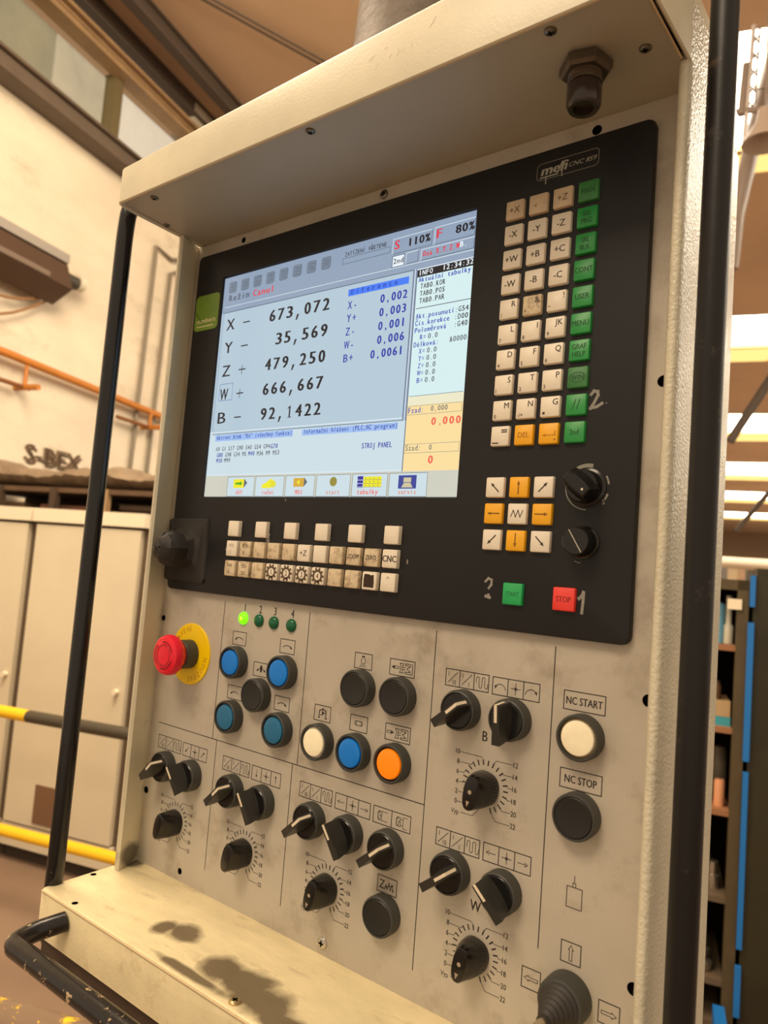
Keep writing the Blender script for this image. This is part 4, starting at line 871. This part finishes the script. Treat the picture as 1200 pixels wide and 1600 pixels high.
d = D(); d.text('S-BEX', 0, 0, .17, w=.74, bold=.012); d.text('S-BEX', .03, -.03, .17, w=.74, bold=.01); wallmesh('wall_lettering', d, -5.99, 5.5, 2.44, mat('stencil_ink', (128, 106, 84), .8), 'blurred black lettering painted low on the cream wall', 'lettering')
# radiant heater on the wall
e = empty('wall_heater', H(5.4, -5.8, 4.3), 'long grey box heater fixed high on the cream wall', 'heater')
hb = mat('heater_brown', (78, 58, 44), .5); hg = mat('heater_grey', (150, 142, 132), .45, .3)
g = G(); P = [(-5.98, 4.46), (-5.72, 4.42), (-5.62, 4.16), (-5.86, 4.02), (-5.98, 4.1)]
V = [tuple(H(a, b, z)) for a in (3.0, 5.5) for b, z in P]; n = 5
g.add(V, [(i, (i+1) % n, n+(i+1) % n, n+i) for i in range(n)]+[tuple(range(n))[::-1], tuple(range(n, 2*n))]); g.build('housing', hb, e, sc=1)
hbox('reflector', 3.0, 5.5, -5.99, -5.70, 4.43, 4.52, hg, e); hbox('tube_slot', 3.1, 5.2, -5.64, -5.61, 4.17, 4.22, mat('heater_slot', (110, 92, 76), .5), e)
htube('end_cap', [(5.5, -5.85, 4.34), (5.76, -5.85, 4.34)], .07, mat('heater_end', (64, 60, 50), .5), e); htube('end_cap_ring', [(5.76, -5.85, 4.36), (5.84, -5.85, 4.36)], .085, mat('pale_cap', (214, 206, 186), .5), e)
cp = [(4.2+.1*k, -5.9, 4.05-.16*math.sin(PI*k/12)) for k in range(13)]
htube('supply_cable', cp, .014, mat('tan_cable', (150, 110, 70), .6), e)
cp = [(4.0+.12*k, -5.9, 4.03-.34*math.sin(PI*k/12)) for k in range(13)]
htube('supply_cable', cp, .014, mat('tan_cable', (150, 110, 70), .6), e)
# storage rack with rolled tarpaulin
rk = mat('dark_crate', (74, 56, 42), .8, var=.3, vscale=5); rk2 = mat('crate_brown', (96, 72, 50), .8, var=.3, vscale=6)
e = empty('storage_rack', H(5, -4.9, 0), 'open storage rack standing behind the cream cabinets', 'rack')
hbox('rack_board', 4.7, 5.5, -7.2+1.3, -3.6, 2.06, 2.10, rk2, e); hbox('rack_board', 4.7, 5.5, -5.9, -3.6, 1.62, 1.66, rk2, e)
for b in (-5.86, -5.35, -4.75, -4.22, -3.64): hbox('upright', 4.68, 4.74, b-.03, b+.03, 0, 2.1, mat('rack_post', (168, 136, 98), .6) if b == -4.22 else rk, e)
hbox('rack_back', 5.48, 5.52, -5.9, -3.6, 0, 2.1, rk, e)
for i, (b0, b1, z1, m_, lb) in enumerate(((-5.82, -5.55, 1.98, rk2, 'brown crate at the far left of the rack shelf'), (-5.52, -5.18, 1.97, rk2, 'second brown crate from the left on the rack shelf'), (-4.98, -4.5, 1.96, mat('reddish_crate', (104, 66, 48), .8, var=.3, vscale=5), 'reddish crate on the rack shelf left of the black tube'), (-4.45, -4.27, 1.95, rk2, 'small crate on the rack shelf right of the black tube'), (-4.14, -3.7, 1.99, rk, 'dark crate at the right end of the rack shelf'))):
    c_ = empty('crate', H(4.9, (b0+b1)/2, 1.66), lb, 'crate'); 
    hbox('crate_body', 4.82, 5.3, b0, b1, 1.665, z1-.04, m_, c_); hbox('crate_rim', 4.80, 5.32, b0-.01, b1+.01, z1-.04, z1, m_, c_); hbox('slat', 4.81, 4.82, b0+.03, b1-.03, 1.74, 1.77, rk, c_)
g = G(); nA, nB = 10, 46
V = []
rr = random.Random(11)
for j in range(nB+1):
    b = -5.9+2.5*j/nB
    top = 2.275+.018*math.sin(b*5.1)+.015*math.sin(b*13)+.09*max(0, -5-b)+.05*math.exp(-((b+4.35)/.18)**2)
    for i in range(nA):
        t = 2*PI*i/nA; V.append(tuple(H(5.05+.30*math.cos(t)+rr.uniform(-.02, .02), b, 2.12+max(-.0, (top-2.12)*(.5+.5*math.sin(t)))+rr.uniform(-.008, .008))))
F = [(j*nA+i, j*nA+(i+1) % nA, (j+1)*nA+(i+1) % nA, (j+1)*nA+i) for j in range(nB) for i in range(nA)]+[tuple(range(nA))[::-1], tuple(nB*nA+i for i in range(nA))]
o = mesh('tarpaulin', V, F, mat('grey_brown_tarp', (150, 130, 106), .8, var=.35, vscale=5, dirt=((84, 66, 50), 4, .5, .7, .6)), None, 60, None, 1); tag(o, 'crumpled grey-brown tarpaulin lying along the top of the rack', 'tarpaulin')
# cream cabinets
cabm = mat('cabinet_cream', (206, 194, 168), .5, var=.08, vscale=2); cab_d = mat('cabinet_gap', (84, 68, 50), .8); rim = mat('cabinet_rim', (220, 208, 182), .45)
def cabinet(b0, b1, label, vent):
    e = empty('metal_cabinet', H(3.05, (b0+b1)/2, 0), label, 'cabinet')
    hbox('cabinet_body', 3.03, 3.5, b0, b1, .08, 1.75, cab_d, e); hbox('cabinet_top', 2.99, 3.5, b0, b1, 1.745, 1.815, rim, e); hbox('plinth', 3.06, 3.45, b0, b1, 0.0, .08, mat('plinth_dark', (58, 46, 36), .8), e)
    dr = hbox('door', 3.0, 3.03, b0+.025, b1-.025, .2, 1.73, cabm, e)
    hbox('kick_panel', 3.005, 3.03, b0+.01, b1-.01, .08, .19, cabm, e)
    for z in (.93,):
        g = G(); kb_ = b1-.06 if not vent else b1-.07
        g.tube([H(2.975, kb_, z), H(3.0, kb_, z)], .014, 10); g.build('knob', rim, dr, 60, sc=1)
    if vent: 
        v = hbox('vent', 2.994, 3.0, -2.93, -2.76, .22, .41, mat('vent_brown', (112, 82, 58), .6), dr)
    return e
cabinet(-3.15, -2.42, 'cream metal cabinet directly left of the console, with brown vent', True)
cabinet(-4.05, -3.16, 'cream metal cabinet at the left picture edge, beside the vented one', False)
for b in (-3.155,): pass
# safety railing
e = empty('safety_railing', H(2.6, -2.6, 0), 'yellow and black tubular safety railing in front of the cabinets', 'railing')
ym = mat('railing_yellow', (238, 186, 20), .4); bm = mat('railing_black', (66, 58, 44), .5)
htube('rail', [(2.6, -3.6, .852), (2.6, -2.63, .855)], .027, ym, e, 14, label='yellow stretch of the upper rail'); htube('rail', [(2.6, -2.63, .855), (2.6, -1.7, .862)], .027, bm, e, 14, label='dark stretch of the upper rail')
htube('rail', [(2.6, -3.6, .335), (2.6, -1.7, .355)], .025, ym, e, 14)
for b in (-3.45, -1.75): htube('rail_post', [(2.6, b, 0), (2.6, b, .88)], .027, ym, e, 14)
# chipped yellow guard pipe low in the near left corner
P1 = (Vector((-.30, .02, -.66)), Vector((.42, -.22, -.86)))
g = G(); g.tube([CP+((R1*((px-600)/1151.6)+R2*((py-800)/1151.6)+R3)*dd) for px, py, dd in ((-160, 1572, 1.25), (20, 1620, 1.15), (160, 1664, 1.08), (320, 1716, 1.0))], .045, 20)
e = empty('guard_rail', CP+((R1*((160-600)/1151.6)+R2*((1642-800)/1151.6)+R3)*1.08)-Vector((0, 0, .9)), 'chipped brown and yellow guard pipe at the lower left corner', 'railing')
g.build('guard_pipe', mat('chipped_yellow_pipe', (120, 98, 78), .35, dirt=((240, 190, 10), 30, .57, .60, 1), bump=.3, bscale=40), e, 60, sc=1)
pp = CP+((R1*((160-600)/1151.6)+R2*((1642-800)/1151.6)+R3)*1.08)
g = G(); g.tube([pp-Vector((0, 0, .02)), Vector((pp.x, pp.y, FZ))], .03, 12); g.build('post', mat('guard_post_brown', (110, 90, 70), .5), e, 60, sc=1)

# ---- right side: tool rack, green locker, hanging things
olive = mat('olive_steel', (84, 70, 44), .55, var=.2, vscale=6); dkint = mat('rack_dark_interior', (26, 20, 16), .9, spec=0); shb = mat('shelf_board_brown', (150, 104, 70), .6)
RA = 3.2
e = empty('tool_rack', H(RA, .05, 0), 'olive steel tool rack crowded with tool holders, right of the console', 'rack')
for b in (-.42, .267): hbox('upright', RA-.02, RA+.02, b-.0, b+.04, 0, 1.70, olive, e)
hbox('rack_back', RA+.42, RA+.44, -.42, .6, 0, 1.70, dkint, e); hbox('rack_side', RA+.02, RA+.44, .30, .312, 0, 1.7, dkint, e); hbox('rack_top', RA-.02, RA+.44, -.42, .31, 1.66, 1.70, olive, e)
SHZ = [.05, .20, .50, .82, 1.13, 1.445]
for z in SHZ: hbox('shelf_board', RA-.01, RA+.42, -.42, .27, z-.022, z, shb if z > .6 else mat('shelf_board_grey', (96, 80, 62), .6), e)
def standing(name, b, z, prof, m, label, cat, a=RA+.07, n=16):
    p = H(a, b, 0); g = G(); g.loft([[(p.x+r*math.cos(2*PI*i/n), p.y+r*math.sin(2*PI*i/n), FZ+z+h) for i in range(n)] for r, h in prof], (True, True)); o = g.build(name, m, None, 40, sc=1); return tag(o, label, cat)
st = mat('bright_tool_steel', (196, 186, 168), .28, .9); st2 = mat('dull_tool_steel', (130, 118, 104), .4, .8)
holder = [(.045, 0), (.05, .03), (.03, .05), (.038, .055), (.038, .075), (.03, .08), (.018, .19), (.012, .2), (.012, .215)]
standing('tool_holder', .19, .20, holder, st, 'tall tapered steel tool holder on the low rack shelf', 'tool')
standing('tool_holder', .08, .20, holder, st2, 'dull tool holder behind the tall steel one', 'tool', RA+.2)
for i, (b, a_, r, h, m_) in enumerate(((.225, .08, .028, .10, st), (.17, .06, .035, .12, st2), (.20, .2, .03, .16, st2), (.12, .12, .03, .14, st2))): standing('machine_part', b, .50, [(r, 0), (r, h*.5), (r*.7, h*.55), (r*.7, h)], m_, ('round steel part on the middle shelf, '+('at the front right', 'front and second from the right', 'behind the front pair', 'farther left')[i]), 'part', RA+a_)
for i, (b, a_, r, h, m_) in enumerate(((.235, .05, .02, .10, mat('pale_copper', (214, 150, 110), .4)), (.17, .1, .035, .12, st2), (.24, .2, .03, .2, mat('grey_cylinder', (110, 100, 84), .5)))): standing('canister', b, .82, [(r, 0), (r, h*.9), (r*.8, h)], m_, 'small canister on the shelf '+('with a copper look', 'dull and squat', 'tall and grey')[i], 'canister', RA+a_)
o = hbox('box', RA+.02, RA+.2, .10, .262, 1.13, 1.165, mat('teal_box', (60, 150, 165), .5)); tag(o, 'flat teal box under a beige one on the rack', 'box')
o = hbox('box', RA+.02, RA+.22, .06, .26, 1.166, 1.225, mat('beige_box', (178, 150, 110), .6)); tag(o, 'beige cardboard box stacked on the teal box', 'box')
standing('jar', .20, 1.226, [(.028, 0), (.03, .05), (.024, .06), (.024, .07)], mat('brown_jar', (110, 84, 60), .4), 'small brown jar on the beige box', 'jar')
standing('bottle', .15, 1.226, [(.026, 0), (.03, .06), (.028, .1), (.012, .12), (.012, .13)], mat('red_plastic', (196, 30, 36), .4), 'red bottle at the edge of the dark rack', 'bottle')
standing('bottle', .245, 1.446, [(.02, 0), (.02, .07), (.012, .08), (.012, .19)], mat('pale_bottle', (196, 190, 170), .4), 'slim pale bottle on the top shelf', 'bottle')
standing('spray_can', .21, 1.446, [(.02, 0), (.022, .03), (.022, .15), (.012, .16)], mat('blue_white_can', (110, 170, 200), .4), 'short blue-white can on the top shelf', 'can')
o = hbox('label_card', RA-.03, RA-.022, .232, .282, 1.585, 1.625, mat('white_card', (240, 225, 195), .6)); tag(o, 'square white card fixed to the rack upright', 'card')
# locker with blue edge
e = empty('steel_locker', H(RA+.1, .9, 0), 'dark olive steel locker with blue edging at the right picture edge', 'locker')
lk = mat('locker_green', (50, 44, 20), .5, var=.5, vscale=2.0)
hbox('locker_body', RA-.0, RA+.4, .335, 1.6, 0, 1.75, lk, e); dr = hbox('door', RA-.03, RA, .322, 1.0, .05, 1.72, lk, e); hbox('door', RA-.03, RA, 1.01, 1.59, .05, 1.72, lk, e)
bl = mat('blue_edge_tape', (24, 112, 190), .5)
for z0, z1, w_ in ((1.60, 1.72, .017), (1.02, 1.54, .021), (.34, .98, .018), (.10, .28, .02)): hbox('edge_tape', RA-.045, RA-.031, .325-w_, .326, z0, z1, bl, e)
o = hbox('box', RA-.2, RA-.05, .235, .275, .05, .13, bl); tag(o, 'blue box low beside the rack upright', 'box')
# pale duct far down the hall
o = htube('overhead_duct', [(30, -2, 2.90), (30, 12, 2.90)], .21, mat('pale_duct', (206, 190, 168), .5), n=16); tag(o, 'long pale duct crossing low at the far end of the hall', 'duct')
for k in range(6):
    a = 34+k*5.5; b = 1.5+.9*k
    e = empty('machine', H(a, b, 0), ['rusty brown', 'dark grey', 'beige', 'brown', 'grey', 'tan'][k]+' machine far down the hall, '+['nearest', 'second', 'third', 'fourth', 'fifth', 'farthest'][k]+' in its row', 'machine')
    mm = mat('far_machine_%d' % k, [(120, 84, 58), (90, 80, 72), (170, 150, 120), (130, 100, 74), (110, 104, 98), (160, 130, 96)][k], .7)
    hbox('machine_bed', a, a+3, b-1.6, b+1.6, 0, 2.0+.2*k, mm, e); hbox('machine_column', a+1, a+2.4, b-.6, b+.5, 2.0+.2*k, 3.4+.15*k, mm, e); hbox('control_box', a-.3, a, b+.8, b+1.4, 1.2, 2.2, mm, e)
# far lamp rows
# hanging lamp, lattice hanger, diagonal strut under the first skylight
def pix(px, py, a): # point on the plane a = const seen near image point
    d_ = R1*((px-600)/1151.6)+R2*((py-800)/1151.6)+R3; t = a/(d_.dot(HA)); return CP+d_*t
gm = mat('grey_steel_hanger', (140, 126, 116), .5)
lp = pix(1194, 224, 7.0)
g = G(); n = 24; g.loft([[(lp.x+r*math.cos(2*PI*i/n), lp.y+r*math.sin(2*PI*i/n), lp.z+h) for i in range(n)] for r, h in ((.02, .34), (.06, .32), (.08, .2), (.17, .05), (.19, 0), (.17, .005), (.05, .12))], (True, True))
e = empty('pendant_lamp', lp, 'grey bell-shaped hall lamp hanging below the first skylight', 'lamp'); g.build('lamp_shade', mat('lamp_shade_grey', (176, 160, 146), .5), e, 40, sc=1)
g = G(); g.tube([lp+Vector((0, 0, .3)), Vector((lp.x, lp.y, FZ+CZ))], .012, 8); g.build('lamp_rod', gm, e, 40, sc=1)
a7 = 7.4
e = empty('lattice_hanger', pix(1172, 170, a7), 'grey lattice hanger with crossbar in front of the bright skylight', 'hanger')
def seg(name, pts, r, m, par): g = G(); g.tube([pix(*p) for p in pts], r, 8); return g.build(name, m, par, 60, sc=1)
lt = mat('pale_lattice', (205, 195, 190), .4)
seg('lattice_leg', [(1178, 40, a7), (1162, 232, a7)], .022, lt, e); seg('lattice_leg', [(1188, 42, a7), (1180, 160, a7)], .012, gm, e); seg('lattice_leg', [(1166, 100, a7), (1158, 180, a7)], .035, gm, e)
for k in range(5):
    y0 = 52+k*26; x0 = 1177-.083*(y0-45); seg('lattice_rung', [(x0, y0, a7), (1187-.06*(y0-40), y0+16, a7)], .009, gm, e); seg('lattice_rung', [(1187-.06*(y0-40), y0+2, a7), (x0-1.4, y0+20, a7)], .009, gm, e)
seg('crossbar', [(1140, 176, a7), (1215, 168, a7)], .03, gm, e); seg('wire', [(1120, 146, a7), (1215, 136, a7)], .006, darkm, e)
o = seg('diagonal_strut', [(1210, 90, 8.2), (1180, 205, 8.2), (1150, 340, 8.2), (1146, 420, 8.2)], [.09, .09, .08, .05], gm, None); tag(o, 'grey diagonal crane strut slanting down behind the pendant lamp', 'strut')
for i, (p0, p1, a_) in enumerate((((1225, 560), (1140, 690), 15), ((1235, 730), (1150, 830), 26))):
    o = seg('roof_brace', [(*p0, a_), (*p1, a_)], .09, darkm, None); tag(o, ['dark slanting brace under the second skylight', 'dark slanting brace under the farther skylights'][i], 'brace')

# things alike carry one group name
GR = {'crate': 'crates on the storage rack', 'machine': 'machines far down the hall', 'machine_part': 'steel parts on the middle rack shelf', 'canister': 'canisters on the rack shelf', 'bottle': 'bottles on the tool rack', 'tool_holder': 'tool holders on the low rack shelf',
      'metal_cabinet': 'cream metal cabinets', 'roof_beam': 'roof beams along the wall', 'grey_pipe': 'grey pipes on the left wall', 'roof_brace': 'roof braces', 'box': 'small boxes at the rack'}
for o in bpy.data.objects:
    if o.parent is None and o.get('category') and o.name.split('.')[0] in GR: o['group'] = GR[o.name.split('.')[0]]
